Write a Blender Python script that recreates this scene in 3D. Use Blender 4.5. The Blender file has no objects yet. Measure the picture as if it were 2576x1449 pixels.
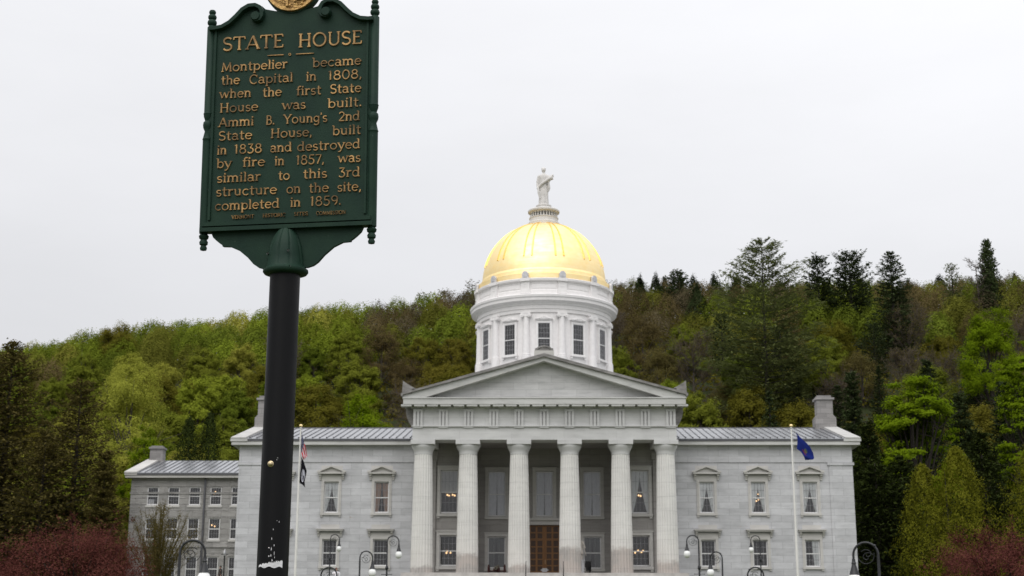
import bpy, math, random
import numpy as np
from mathutils import Vector, Matrix

# ------------------------------------------------------------------ camera, sky, sun, exposure
SC = bpy.context.scene
COL = SC.collection
FPX, PITCH, YAW, ROLL = 3650.0, math.radians(14.3), math.radians(1.3), math.radians(0.19)
CAM = np.array([0.0, -124.7, -9.0])                 # eye of the photographer, metres
_fh = np.array([-math.sin(YAW), math.cos(YAW), 0.0])
_zz = np.array([0.0, 0.0, 1.0])
CF = math.cos(PITCH) * _fh + math.sin(PITCH) * _zz
_r = np.array([math.cos(YAW), math.sin(YAW), 0.0])
_u = -math.sin(PITCH) * _fh + math.cos(PITCH) * _zz
CR = _r * math.cos(ROLL) + _u * math.sin(ROLL)
CU = _u * math.cos(ROLL) - _r * math.sin(ROLL)

cd = bpy.data.cameras.new('camera')
cam = bpy.data.objects.new('camera', cd)
COL.objects.link(cam)
cd.sensor_width = 36.0
cd.lens = FPX / 2576.0 * 36.0
cd.clip_start, cd.clip_end = 0.1, 3000.0
m = Matrix.Identity(4)
for i in range(3):
    m[i][0], m[i][1], m[i][2], m[i][3] = CR[i], CU[i], -CF[i], CAM[i]
cam.matrix_world = m
cd.dof.use_dof = True
cd.dof.focus_distance = 5.9
cd.dof.aperture_fstop = 13.0
SC.camera = cam

SUN_EL, SUN_AZ = math.radians(52), math.radians(200)   # behind the photographer, veiled by cloud
w = bpy.data.worlds.new('World')
SC.world = w
w.use_nodes = True
nt = w.node_tree
nt.nodes.clear()


def N(nt, t, **kw):
    n = nt.nodes.new(t)
    for k, v in kw.items():
        if k.startswith('i_'):
            key = k[2:]
            n.inputs[int(key) if key.isdigit() else key.replace('_', ' ')].default_value = v
        else:
            setattr(n, k, v)
    return n


def L(nt, a, b):
    nt.links.new(a, b)


def math_node(nt, op, a, b=None, clamp=False):
    n = nt.nodes.new('ShaderNodeMath')
    n.operation = op
    n.use_clamp = clamp
    for i, s in enumerate((a, b)):
        if s is None:
            continue
        if isinstance(s, (int, float)):
            n.inputs[i].default_value = s
        else:
            nt.links.new(s, n.inputs[i])
    return n.outputs[0]


def mixc(nt, fac, a, b, mode='MIX'):
    n = nt.nodes.new('ShaderNodeMix')
    n.data_type = 'RGBA'
    n.blend_type = mode
    for s, k in ((fac, 0), (a, 6), (b, 7)):
        if isinstance(s, (int, float)):
            n.inputs[k].default_value = s
        elif isinstance(s, (tuple, list)):
            n.inputs[k].default_value = (s[0], s[1], s[2], 1)
        else:
            nt.links.new(s, n.inputs[k])
    return n.outputs[2]


def ramp(nt, fac, pts):
    n = nt.nodes.new('ShaderNodeValToRGB')
    e = n.color_ramp.elements
    while len(e) < len(pts):
        e.new(0.5)
    for k, (p_, c) in enumerate(pts):
        e[k].position = p_
        e[k].color = (c, c, c, 1) if isinstance(c, (int, float)) else (c[0], c[1], c[2], 1)
    nt.links.new(fac, n.inputs[0])
    return n.outputs[0]


# overcast deck: about three times brighter overhead than at the horizon, with thin cloud structure
tc = N(nt, 'ShaderNodeTexCoord')
sep = N(nt, 'ShaderNodeSeparateXYZ')
L(nt, tc.outputs['Generated'], sep.inputs[0])
zup = math_node(nt, 'MAXIMUM', sep.outputs[2], 0.0)
lum = math_node(nt, 'MULTIPLY_ADD', zup, 0.88)
lum.node.inputs[2].default_value = 0.60
mp = N(nt, 'ShaderNodeMapping')
mp.inputs['Scale'].default_value = (1.0, 1.0, 3.2)
L(nt, tc.outputs['Generated'], mp.inputs[0])
nz = N(nt, 'ShaderNodeTexNoise', i_Scale=2.6, i_Detail=6.0, i_Roughness=0.55)
L(nt, mp.outputs[0], nz.inputs['Vector'])
cl = ramp(nt, nz.outputs[0], [(0.3, 0.945), (0.7, 1.03)])
side = math_node(nt, 'MULTIPLY_ADD', sep.outputs[0], 0.14)
side.node.inputs[2].default_value = 1.0
lum = math_node(nt, 'MULTIPLY', lum, cl)
lum = math_node(nt, 'MULTIPLY', lum, side)
deck = mixc(nt, 1.0, (11.8, 11.85, 12.2), lum, 'MULTIPLY')
sky = N(nt, 'ShaderNodeTexSky', sky_type='NISHITA', sun_disc=False)
sky.sun_elevation, sky.sun_rotation = SUN_EL, SUN_AZ
sky.air_density, sky.dust_density = 1.0, 3.0
col = mixc(nt, 0.94, sky.outputs[0], deck)
bg = N(nt, 'ShaderNodeBackground', i_Strength=0.089)
L(nt, col, bg.inputs[0])
wo = N(nt, 'ShaderNodeOutputWorld')
L(nt, bg.outputs[0], wo.inputs[0])

sl_ = bpy.data.lights.new('sun', 'SUN')
sl_.energy, sl_.angle, sl_.color = 1.5, math.radians(58), (1.0, 0.97, 0.93)
sun = bpy.data.objects.new('sun', sl_)
COL.objects.link(sun)
sd = Vector((math.sin(SUN_AZ) * math.cos(SUN_EL), math.cos(SUN_AZ) * math.cos(SUN_EL), math.sin(SUN_EL)))
sun.rotation_euler = sd.to_track_quat('Z', 'Y').to_euler()
SC.view_settings.view_transform = 'Standard'
SC.view_settings.look = 'None'
SC.view_settings.exposure = 0.0
SC.view_settings.gamma = 1.0
SC.cycles.max_bounces = 6
SC.cycles.diffuse_bounces = 3
SC.cycles.transparent_max_bounces = 8


# ------------------------------------------------------------------ survey helpers
def at(px, py, Y):
    """point of the photograph (2576 px wide) that lies at depth plane Y"""
    d = CF + CR * (px - 1288) / FPX + CU * (724.5 - py) / FPX
    return CAM + d * (Y - CAM[1]) / d[1]


def proj(P):
    r = np.asarray(P, float) - CAM
    d = r @ CF
    return 1288 + FPX * (r @ CR) / d, 724.5 - FPX * (r @ CU) / d, d


def sstep(t):
    t = min(max(t, 0.0), 1.0)
    return t * t * (3 - 2 * t)


RIDGE = [(-600, 930), (-100, 888), (60, 872), (200, 848), (320, 826), (500, 812), (760, 782), (1000, 768), (1190, 738),
         (1560, 718), (1800, 716), (2000, 715), (2300, 712), (2576, 706), (2900, 690), (3400, 690)]
RX = [a for a, b in RIDGE]
RY = [b for a, b in RIDGE]
GPROF = [(-400, -10.8), (-110, -10.7), (-84, -9.9), (-60, -9.2), (-48, -7.7), (-35, -5.9), (-20, -4.6), (-12, -4.25), (34, -3.6)]
Y_RIDGE = 215.0


def ground_z(X, Y):
    base = float(np.interp(Y, [a for a, b in GPROF], [b for a, b in GPROF]))
    if Y <= 34:
        return base
    px = proj((X, Y, 15.0))[0]
    top = at(px, float(np.interp(px, RX, RY)), Y_RIDGE)[2] - 9.0
    t = (Y - 34) / (Y_RIDGE - 34)
    if t <= 1:
        return base + (top - base) * (0.35 * t + 0.65 * sstep(t))
    return top + (Y - Y_RIDGE) * 0.02


# ------------------------------------------------------------------ mesh helpers
class MB:
    def __init__(self):
        self.v, self.f = [], []

    def add(self, vs, fs):
        o = len(self.v)
        self.v += [tuple(map(float, p_)) for p_ in vs]
        self.f += [tuple(i + o for i in f) for f in fs]
        return self

    def box(self, x0, x1, y0, y1, z0, z1):
        return self.add([(x0, y0, z0), (x1, y0, z0), (x1, y1, z0), (x0, y1, z0), (x0, y0, z1), (x1, y0, z1), (x1, y1, z1), (x0, y1, z1)],
                        [(3, 2, 1, 0), (4, 5, 6, 7), (0, 1, 5, 4), (1, 2, 6, 5), (2, 3, 7, 6), (3, 0, 4, 7)])

    def quad(self, *p_):
        return self.add(p_, [tuple(range(len(p_)))])

    def prism(self, poly, a, b, plane='xz'):
        """polygon in a plane, extruded from a to b along the third axis"""
        n = len(poly)
        mk = {'xz': lambda p_, t: (p_[0], t, p_[1]), 'yz': lambda p_, t: (t, p_[0], p_[1]), 'xy': lambda p_, t: (p_[0], p_[1], t)}[plane]
        vs = [mk(p_, a) for p_ in poly] + [mk(p_, b) for p_ in poly]
        fs = [tuple(range(n)), tuple(range(2 * n - 1, n - 1, -1))]
        fs += [(i, i + n, (i + 1) % n + n, (i + 1) % n) for i in range(n)]
        return self.add(vs, fs)

    def lathe(self, prof, n=32, c=(0, 0, 0), mod=None, cap=True):
        vs, fs = [], []
        for j, (r, z) in enumerate(prof):
            for i in range(n):
                a = 2 * math.pi * i / n
                rr = r * (mod(a, z) if mod else 1.0)
                vs.append((c[0] + rr * math.cos(a), c[1] + rr * math.sin(a), c[2] + z))
        for j in range(len(prof) - 1):
            for i in range(n):
                k = (i + 1) % n
                fs.append((j * n + i, j * n + k, (j + 1) * n + k, (j + 1) * n + i))
        if cap:
            if prof[0][0] > 1e-4:
                fs.append(tuple(range(n - 1, -1, -1)))
            if prof[-1][0] > 1e-4:
                fs.append(tuple((len(prof) - 1) * n + i for i in range(n)))
        return self.add(vs, fs)

    def tube(self, pts, rad, n=8, cap=True):
        pts = [Vector(p_) for p_ in pts]
        if not isinstance(rad, (list, tuple)):
            rad = [rad] * len(pts)
        vs, fs = [], []
        prev = None
        for i, p_ in enumerate(pts):
            t = (pts[min(i + 1, len(pts) - 1)] - pts[max(i - 1, 0)])
            t = t.normalized() if t.length > 1e-9 else Vector((0, 0, 1))
            if prev is None:
                a = Vector((0, 0, 1)) if abs(t.z) < 0.9 else Vector((1, 0, 0))
                prev = t.cross(a).normalized()
            u = (prev - t * prev.dot(t))
            u = u.normalized() if u.length > 1e-6 else t.orthogonal().normalized()
            prev = u
            w_ = t.cross(u)
            for k in range(n):
                a = 2 * math.pi * k / n
                vs.append(p_ + (u * math.cos(a) + w_ * math.sin(a)) * rad[i])
        for i in range(len(pts) - 1):
            for k in range(n):
                q = (k + 1) % n
                fs.append((i * n + k, i * n + q, (i + 1) * n + q, (i + 1) * n + k))
        if cap:
            fs.append(tuple(range(n - 1, -1, -1)))
            fs.append(tuple((len(pts) - 1) * n + k for k in range(n)))
        return self.add(vs, fs)

    def ball(self, c, r, n=16, sz=1.0):
        prof = [(max(r * math.sin(math.pi * j / (n // 2)), 0.0), -r * sz * math.cos(math.pi * j / (n // 2))) for j in range(n // 2 + 1)]
        prof[0] = (r * 0.02, prof[0][1])
        prof[-1] = (r * 0.02, prof[-1][1])
        return self.lathe(prof, n, c)

    def xf(self, M, start=0):
        for i in range(start, len(self.v)):
            self.v[i] = tuple(M @ Vector(self.v[i]))
        return self

    def mesh(self, name, mat, smooth=None):
        me = bpy.data.meshes.new(name)
        me.from_pydata(self.v, [], self.f)
        me.materials.append(mat)
        if smooth is not None:
            me.polygons.foreach_set('use_smooth', [True] * len(me.polygons))
            me.set_sharp_from_angle(angle=math.radians(smooth))
        me.update()
        return me

    def build(self, name, mat, parent=None, smooth=None):
        return put(name, self.mesh(name, mat, smooth), parent)


def buckets(self_, key):
    """split a builder into one builder per bucket of connected pieces; key takes a piece's centre"""
    n = len(self_.v)
    par = list(range(n))

    def find(a):
        while par[a] != a:
            par[a] = par[par[a]]
            a = par[a]
        return a
    for f in self_.f:
        r0 = find(f[0])
        for k in f[1:]:
            par[find(k)] = r0
    V = np.array(self_.v)
    roots = np.array([find(i) for i in range(n)])
    out, where, names = {}, {}, {}
    for r in np.unique(roots):
        names[int(r)] = key(V[roots == r].mean(axis=0))
    for i in range(n):
        b = out.setdefault(names[int(roots[i])], MB())
        where[i] = len(b.v)
        b.v.append(self_.v[i])
    for f in self_.f:
        out[names[int(roots[f[0]])]].f.append(tuple(where[i] for i in f))
    return out


def build_each(name, mb, mat, parent, key=lambda c: c[0] > 0, smooth=None):
    return {k: put(name, b.mesh(name, mat, smooth), parent) for k, b in buckets(mb, key).items()}


def put(name, me, parent=None, loc=(0, 0, 0), rz=0.0, local=False):
    """link a mesh; coordinates are world ones unless the parent chain says local"""
    o = bpy.data.objects.new(name, me)
    COL.objects.link(o)
    if parent is not None:
        o.parent = parent
        base = parent.get('_w', None)
        if base is not None and not local:
            o.location = Vector(loc) - Vector(base)
        else:
            o.location = loc
    else:
        o.location = loc
    o.rotation_euler = (0, 0, rz)
    return o


def tag(o, label=None, cat=None, group=None, kind=None):
    if label:
        o['label'] = label
    if cat:
        o['category'] = cat
    if group:
        o['group'] = group
    if kind:
        o['kind'] = kind
    return o


def thing(name, label, cat, loc=(0, 0, 0), rz=0.0, group=None, world_parts=False):
    o = bpy.data.objects.new(name, None)
    COL.objects.link(o)
    o.location = loc
    o.rotation_euler = (0, 0, rz)
    o.empty_display_size = 0.2
    if world_parts:
        o['_w'] = tuple(map(float, loc))
    return tag(o, label, cat, group)


def copy_tree(o, parent=None):
    c = o.copy()
    COL.objects.link(c)
    if parent is not None:
        c.parent = parent
    for ch in list(o.children):
        copy_tree(ch, c)
    return c


# ------------------------------------------------------------------ materials
def material(name, base=(0.5, 0.5, 0.5), rough=0.6, metal=0.0, spec=0.5):
    mt = bpy.data.materials.new(name)
    mt.use_nodes = True
    b = mt.node_tree.nodes['Principled BSDF']
    b.inputs['Base Color'].default_value = (*base, 1)
    b.inputs['Roughness'].default_value = rough
    b.inputs['Metallic'].default_value = metal
    b.inputs['Specular IOR Level'].default_value = spec
    return mt, mt.node_tree, b


def noise(nt, vec, scale, detail=4.0, rough=0.55, sc=None):
    n = N(nt, 'ShaderNodeTexNoise', i_Scale=scale, i_Detail=detail, i_Roughness=rough)
    if sc:
        mp_ = N(nt, 'ShaderNodeMapping')
        mp_.inputs['Scale'].default_value = sc
        L(nt, vec, mp_.inputs[0])
        vec = mp_.outputs[0]
    L(nt, vec, n.inputs['Vector'])
    return n.outputs[0]


def bump(nt, b, h, strength=0.3, dist=0.02):
    n = N(nt, 'ShaderNodeBump', i_Strength=strength, i_Distance=dist)
    L(nt, h, n.inputs['Height'])
    L(nt, n.outputs[0], b.inputs['Normal'])


def worn(name, base, rough=0.55, metal=0.0, var=0.25, scale=6.0, bmp=0.1, obj=False, spec=0.5):
    """one colour with mottled wear"""
    mt, nt, b = material(name, base, rough, metal, spec)
    if obj:
        v = N(nt, 'ShaderNodeTexCoord').outputs['Object']
    else:
        v = N(nt, 'ShaderNodeNewGeometry').outputs['Position']
    n = noise(nt, v, scale, 5.0)
    f = ramp(nt, n, [(0.3, 1.0 - var), (0.7, 1.0 + var)])
    L(nt, mixc(nt, 1.0, base, f, 'MULTIPLY'), b.inputs['Base Color'])
    if bmp:
        bump(nt, b, n, bmp, 0.02)
    return mt


def granite(name, base, course=0.56, length=1.75, contrast=0.10, joint=0.72, rust=0.0, streak=0.25, rough_face=0.0, stain_bottom=None, dark=None):
    mt, nt, b = material(name, base, 0.75, 0.0, 0.35)
    pos = N(nt, 'ShaderNodeNewGeometry').outputs['Position']
    s = N(nt, 'ShaderNodeSeparateXYZ')
    L(nt, pos, s.inputs[0])
    u = math_node(nt, 'ADD', s.outputs[0], s.outputs[1])
    c = N(nt, 'ShaderNodeCombineXYZ')
    L(nt, u, c.inputs[0])
    L(nt, s.outputs[2], c.inputs[1])
    colr = None
    if course:
        br = N(nt, 'ShaderNodeTexBrick', i_Scale=1.0)
        br.offset, br.squash = 0.5, 1.0
        br.inputs['Mortar Size'].default_value = 0.016
        br.inputs['Mortar Smooth'].default_value = 0.35
        br.inputs['Brick Width'].default_value = length
        br.inputs['Row Height'].default_value = course
        lo = tuple(x * (1 - contrast) for x in base)
        hi = tuple(x * (1 + contrast) for x in base)
        br.inputs['Color1'].default_value = (*lo, 1)
        br.inputs['Color2'].default_value = (*hi, 1)
        br.inputs['Mortar'].default_value = (base[0] * joint, base[1] * joint, base[2] * joint, 1)
        L(nt, c.outputs[0], br.inputs['Vector'])
        colr = br.outputs[0]
    else:
        colr = mixc(nt, 0.0, base, base)
    big = noise(nt, pos, 0.35, 4.0, 0.6)
    colr = mixc(nt, 1.0, colr, ramp(nt, big, [(0.3, 0.90), (0.7, 1.08)]), 'MULTIPLY')
    st = noise(nt, c.outputs[0], 1.0, 5.0, 0.65, (0.55, 3.4, 1.0))
    colr = mixc(nt, 1.0, colr, ramp(nt, st, [(0.28, 1 - streak), (0.5, 1.0), (0.8, 1.03)]), 'MULTIPLY')
    fine = noise(nt, pos, 28.0, 3.0, 0.7)
    colr = mixc(nt, 1.0, colr, ramp(nt, fine, [(0.25, 0.93), (0.75, 1.06)]), 'MULTIPLY')
    if rust:
        rn = noise(nt, c.outputs[0], 1.0, 6.0, 0.6, (0.5, 1.7, 1.0))
        rf = ramp(nt, rn, [(0.69, 0.0), (0.74, 1.0)])
        rf = math_node(nt, 'MULTIPLY', rf, rust)
        colr = mixc(nt, rf, colr, (0.33, 0.245, 0.18))
    if dark is not None:                                   # soot that has washed down in blotches
        dn = noise(nt, c.outputs[0], 0.9, 6.0, 0.7, (1.0, 2.2, 1.0))
        colr = mixc(nt, 1.0, colr, ramp(nt, dn, [(0.35, dark), (0.6, 1.0)]), 'MULTIPLY')
    if stain_bottom is not None:                           # weathered foot of a shaft, ragged upper edge
        en = noise(nt, pos, 1.4, 6.0, 0.7)
        t = math_node(nt, 'MULTIPLY_ADD', en, 1.3)
        t.node.inputs[2].default_value = stain_bottom
        own = N(nt, 'ShaderNodeAttribute', attribute_type='OBJECT', attribute_name='stain')   # each shaft weathers to its own height
        t2 = math_node(nt, 'ADD', t, own.outputs['Fac'])
        h = math_node(nt, 'SUBTRACT', t2, s.outputs[2])
        h = ramp(nt, math_node(nt, 'MULTIPLY', h, 3.2), [(0.0, 0.0), (1.0, 1.0)])
        sc_ = mixc(nt, ramp(nt, noise(nt, pos, 1.1, 3.0), [(0.4, 0.0), (0.6, 1.0)]), (0.30, 0.285, 0.275), (0.41, 0.365, 0.34))
        colr = mixc(nt, math_node(nt, 'MULTIPLY', h, 0.85), colr, sc_)
        warm = ramp(nt, math_node(nt, 'MULTIPLY_ADD', s.outputs[2], -0.5), [(0.0, 0.0), (1.0, 0.35)])
        colr = mixc(nt, math_node(nt, 'MULTIPLY', warm, 0.3), colr, (0.52, 0.44, 0.36))
        jn = math_node(nt, 'MODULO', math_node(nt, 'ADD', s.outputs[2], 20.0), 1.16)
        jf = ramp(nt, math_node(nt, 'ABSOLUTE', math_node(nt, 'SUBTRACT', jn, 0.58)), [(0.0, 0.0), (0.008, 0.0), (0.022, 1.0)])
        colr = mixc(nt, 1.0, colr, ramp(nt, jf, [(0.0, 0.80), (1.0, 1.0)]), 'MULTIPLY')
    L(nt, colr, b.inputs['Base Color'])
    hgt = fine
    if course:
        hgt = math_node(nt, 'MULTIPLY_ADD', br.outputs['Fac'], -0.8)
        L(nt, fine, hgt.node.inputs[2])
    if rough_face:
        rfn = noise(nt, pos, 3.0, 6.0, 0.7)
        bump(nt, b, math_node(nt, 'ADD', math_node(nt, 'MULTIPLY', rfn, 3.0), hgt), 0.9, rough_face)
    else:
        bump(nt, b, hgt, 0.35, 0.012)
    return mt


M = {}
M['wall'] = granite('granite_ashlar', (0.525, 0.528, 0.543), rust=0.6, contrast=0.10, streak=0.17, joint=0.68, dark=0.90)
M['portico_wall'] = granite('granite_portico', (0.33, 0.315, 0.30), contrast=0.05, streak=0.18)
M['trim'] = granite('granite_trim', (0.525, 0.512, 0.488), course=0, streak=0.15)
M['entab'] = granite('granite_entablature', (0.56, 0.56, 0.555), course=1.14, length=4.3, contrast=0.03, joint=0.82, streak=0.14)
M['cornice'] = granite('granite_cornice', (0.53, 0.53, 0.515), course=0, streak=0.22)
M['coping'] = granite('granite_coping', (0.46, 0.455, 0.44), course=0, streak=0.3)
M['weathered'] = granite('granite_weathered', (0.29, 0.28, 0.27), course=0, streak=0.35, dark=0.55)
M['tympanum'] = granite('granite_tympanum', (0.50, 0.50, 0.495), course=0.60, length=2.1, contrast=0.05)
M['column'] = granite('granite_column', (0.675, 0.665, 0.64), course=0, streak=0.12, stain_bottom=-0.65)
M['rock'] = granite('granite_rockfaced', (0.36, 0.35, 0.335), course=0.62, length=1.5, contrast=0.13, rough_face=0.06, streak=0.32)
M['chimney'] = granite('granite_chimney', (0.27, 0.26, 0.255), course=0.5, length=1.0, contrast=0.12)
M['white'] = worn('white_painted_wood', (0.79, 0.77, 0.765), 0.5, var=0.05, scale=3.0, bmp=0.02)
M['sash'] = worn('white_sash_paint', (0.72, 0.715, 0.71), 0.45, var=0.05, scale=8.0, bmp=0.0)
M['statue'] = worn('grey_white_statue', (0.62, 0.60, 0.58), 0.6, var=0.12, scale=4.0, bmp=0.1)
M['lantern'] = worn('grey_lantern_paint', (0.62, 0.60, 0.575), 0.55, var=0.10, scale=5.0, bmp=0.0)
M['lead'] = worn('grey_lead', (0.56, 0.56, 0.58), 0.5, 0.2, 0.2, 7.0, 0.1)
M['iron'] = worn('black_iron_paint', (0.012, 0.013, 0.016), 0.45, 0.0, 0.3, 9.0, 0.05)
M['steel_white'] = worn('white_pole_paint', (0.72, 0.71, 0.68), 0.4, 0.0, 0.05, 3.0, 0.0)
M['bronze'] = worn('dark_bronze', (0.03, 0.026, 0.022), 0.5, 0.4, 0.3, 6.0, 0.1)
M['carriage'] = worn('dark_red_paint', (0.075, 0.02, 0.018), 0.55, 0.0, 0.3, 5.0, 0.05)
M['gunmetal'] = worn('dull_brass', (0.28, 0.25, 0.20), 0.4, 0.6, 0.2, 8.0, 0.05)
M['marble'] = worn('white_marble', (0.55, 0.51, 0.46), 0.5, 0.0, 0.12, 4.0, 0.03)
M['concrete'] = worn('pale_stone_step', (0.44, 0.42, 0.40), 0.8, 0.0, 0.15, 2.0, 0.1)
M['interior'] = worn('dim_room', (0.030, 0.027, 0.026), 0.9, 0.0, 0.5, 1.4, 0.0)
M['skin'] = worn('skin', (0.42, 0.24, 0.17), 0.55, 0.0, 0.08, 20.0, 0.0)
M['hair'] = worn('auburn_hair', (0.10, 0.035, 0.022), 0.5, 0.0, 0.2, 30.0, 0.0)
M['shirt'] = worn('white_shirt', (0.75, 0.74, 0.78), 0.8, 0.0, 0.06, 8.0, 0.0)
M['jeans'] = worn('dark_trousers', (0.03, 0.035, 0.06), 0.8, 0.0, 0.15, 12.0, 0.0)
M['jacket'] = worn('dark_jacket', (0.022, 0.021, 0.022), 0.8, 0.0, 0.2, 12.0, 0.0)

# glass: mostly see-through with a sky reflection that grows at grazing angles
mt = bpy.data.materials.new('window_glass')
mt.use_nodes = True
nt = mt.node_tree
nt.nodes.clear()
tr = N(nt, 'ShaderNodeBsdfTransparent')
tr.inputs[0].default_value = (0.95, 0.96, 0.96, 1)
gl = N(nt, 'ShaderNodeBsdfGlossy', i_Roughness=0.02)
gl.inputs[0].default_value = (0.9, 0.9, 0.92, 1)
fr = N(nt, 'ShaderNodeFresnel', i_IOR=1.45)
gv = N(nt, 'ShaderNodeNewGeometry').outputs['Position']
bp = N(nt, 'ShaderNodeBump', i_Strength=0.12, i_Distance=0.05)
L(nt, noise(nt, gv, 1.2, 2.0), bp.inputs['Height'])
L(nt, bp.outputs[0], gl.inputs['Normal'])
mx = N(nt, 'ShaderNodeMixShader')
L(nt, math_node(nt, 'MULTIPLY_ADD', fr.outputs[0], 1.0), mx.inputs[0])
mx.inputs[0].links[0].from_node.inputs[2].default_value = 0.045
L(nt, tr.outputs[0], mx.inputs[1])
L(nt, gl.outputs[0], mx.inputs[2])
L(nt, mx.outputs[0], N(nt, 'ShaderNodeOutputMaterial').inputs[0])
M['glass'] = mt


def cloth(name, base, through=0.35):
    mt = bpy.data.materials.new(name)
    mt.use_nodes = True
    nt = mt.node_tree
    nt.nodes.clear()
    pos = N(nt, 'ShaderNodeNewGeometry').outputs['Position']
    v = ramp(nt, noise(nt, pos, 5.0, 3.0, 0.5, (6.0, 1.0, 0.6)), [(0.3, 0.82), (0.7, 1.1)])
    c = mixc(nt, 1.0, base, v, 'MULTIPLY')
    d = N(nt, 'ShaderNodeBsdfDiffuse')
    t = N(nt, 'ShaderNodeBsdfTranslucent')
    L(nt, c, d.inputs[0])
    L(nt, c, t.inputs[0])
    mx = N(nt, 'ShaderNodeMixShader', i_0=through)
    L(nt, d.outputs[0], mx.inputs[1])
    L(nt, t.outputs[0], mx.inputs[2])
    L(nt, mx.outputs[0], N(nt, 'ShaderNodeOutputMaterial').inputs[0])
    return mt


M['sheer'] = cloth('sheer_curtain', (0.90, 0.91, 0.91), 0.08)
M['tan_curtain'] = cloth('tan_curtain', (0.42, 0.28, 0.21), 0.10)
M['grey_curtain'] = cloth('grey_curtain', (0.085, 0.09, 0.085), 0.1)
M['net'] = cloth('net_curtain', (0.60, 0.60, 0.63), 0.1)
M['bars'] = worn('grey_glazing_bar', (0.30, 0.30, 0.31), 0.5, var=0.1, scale=8.0, bmp=0.0)
M['blind'] = cloth('roller_blind', (0.62, 0.61, 0.60), 0.10)

mt, nt, b = material('lit_bulb', (1, 0.7, 0.4), 0.5)
b.inputs['Emission Color'].default_value = (1.0, 0.62, 0.30, 1)
b.inputs['Emission Strength'].default_value = 1.9
M['bulb'] = mt

# gilding
mt, nt, b = material('gold_leaf', (1.0, 0.79, 0.40), 0.5, 1.0)
pos = N(nt, 'ShaderNodeTexCoord').outputs['Object']
n1 = noise(nt, pos, 1.6, 5.0, 0.6)
n2 = noise(nt, pos, 1.0, 3.0, 0.5, (0.5, 0.5, 5.0))
c = mixc(nt, ramp(nt, n1, [(0.35, 0.0), (0.7, 1.0)]), (1.0, 0.785, 0.40), (1.0, 0.84, 0.50))
L(nt, c, b.inputs['Base Color'])
L(nt, ramp(nt, n2, [(0.3, 0.46), (0.7, 0.64)]), b.inputs['Roughness'])
bump(nt, b, n2, 0.15, 0.03)
M['gold'] = mt
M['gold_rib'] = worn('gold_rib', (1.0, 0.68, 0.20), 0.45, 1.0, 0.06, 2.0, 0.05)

# standing seam metal
mt, nt, b = material('standing_seam_metal', (0.33, 0.34, 0.36), 0.38, 0.65)
pos = N(nt, 'ShaderNodeNewGeometry').outputs['Position']
n1 = noise(nt, pos, 1.0, 4.0, 0.6, (0.9, 0.35, 0.35))
L(nt, mixc(nt, ramp(nt, n1, [(0.3, 0.0), (0.7, 1.0)]), (0.28, 0.29, 0.305), (0.38, 0.39, 0.41)), b.inputs['Base Color'])
L(nt, ramp(nt, n1, [(0.3, 0.24), (0.7, 0.30)]), b.inputs['Roughness'])
M['roof'] = mt
M['seam'] = worn('dark_roof_seam', (0.12, 0.12, 0.13), 0.5, 0.4, 0.2, 3.0, 0.0)
M['gutter'] = worn('dark_gutter', (0.09, 0.09, 0.095), 0.5, 0.3, 0.2, 2.0, 0.0)

# oak door
mt, nt, b = material('oak_door', (0.16, 0.075, 0.022), 0.45)
pos = N(nt, 'ShaderNodeNewGeometry').outputs['Position']
n1 = noise(nt, pos, 4.0, 6.0, 0.6, (4.0, 1.0, 0.5))
L(nt, mixc(nt, ramp(nt, n1, [(0.3, 0.0), (0.7, 1.0)]), (0.15, 0.06, 0.012), (0.26, 0.115, 0.028)), b.inputs['Base Color'])
bump(nt, b, n1, 0.2, 0.01)
M['oak'] = mt
M['oak_dark'] = worn('oak_coffer', (0.055, 0.026, 0.012), 0.5, 0.0, 0.3, 6.0, 0.05)

# globe glass
M['globe'] = worn('opal_globe', (0.86, 0.87, 0.86), 0.25, 0.0, 0.03, 6.0, 0.0)

# sign: dark green casting with chipped edges, worn gold lettering, black post
mt, nt, b = material('green_sign_enamel', (0.012, 0.026, 0.018), 0.55, 0.0, 0.16)
pos = N(nt, 'ShaderNodeTexCoord').outputs['Object']
n1 = noise(nt, pos, 9.0, 5.0, 0.6)
c = mixc(nt, ramp(nt, n1, [(0.3, 0.0), (0.7, 1.0)]), (0.010, 0.029, 0.021), (0.016, 0.041, 0.026))
n3 = noise(nt, pos, 130.0, 4.0, 0.7, (1.0, 1.0, 0.35))
gm = N(nt, 'ShaderNodeNewGeometry')
chip = math_node(nt, 'MULTIPLY', ramp(nt, n3, [(0.70, 0.0), (0.73, 1.0)]), ramp(nt, gm.outputs['Pointiness'], [(0.505, 0.0), (0.53, 1.0)]))
c = mixc(nt, math_node(nt, 'MULTIPLY', chip, 0.7), c, (0.30, 0.32, 0.31))
L(nt, c, b.inputs['Base Color'])
n2 = noise(nt, pos, 220.0, 3.0, 0.6)
bump(nt, b, n2, 0.55, 0.0012)
M['sign_green'] = mt
mt, nt, b = material('worn_gold_letter', (0.36, 0.20, 0.07), 0.42, 0.35)
pos = N(nt, 'ShaderNodeTexCoord').outputs['Object']
n1 = noise(nt, pos, 26.0, 6.0, 0.7)
n2 = noise(nt, pos, 11.0, 4.0, 0.6)
c = mixc(nt, ramp(nt, n1, [(0.35, 0.0), (0.62, 1.0)]), (0.18, 0.10, 0.034), (0.54, 0.32, 0.12))
c = mixc(nt, 1.0, c, ramp(nt, n2, [(0.36, 0.38), (0.60, 1.08)]), 'MULTIPLY')
L(nt, c, b.inputs['Base Color'])
M['letter'] = mt
mt, nt, b = material('worn_gold_seal', (0.45, 0.27, 0.09), 0.36, 0.5)
pos = N(nt, 'ShaderNodeTexCoord').outputs['Object']
n1 = noise(nt, pos, 60.0, 6.0, 0.7)
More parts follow.
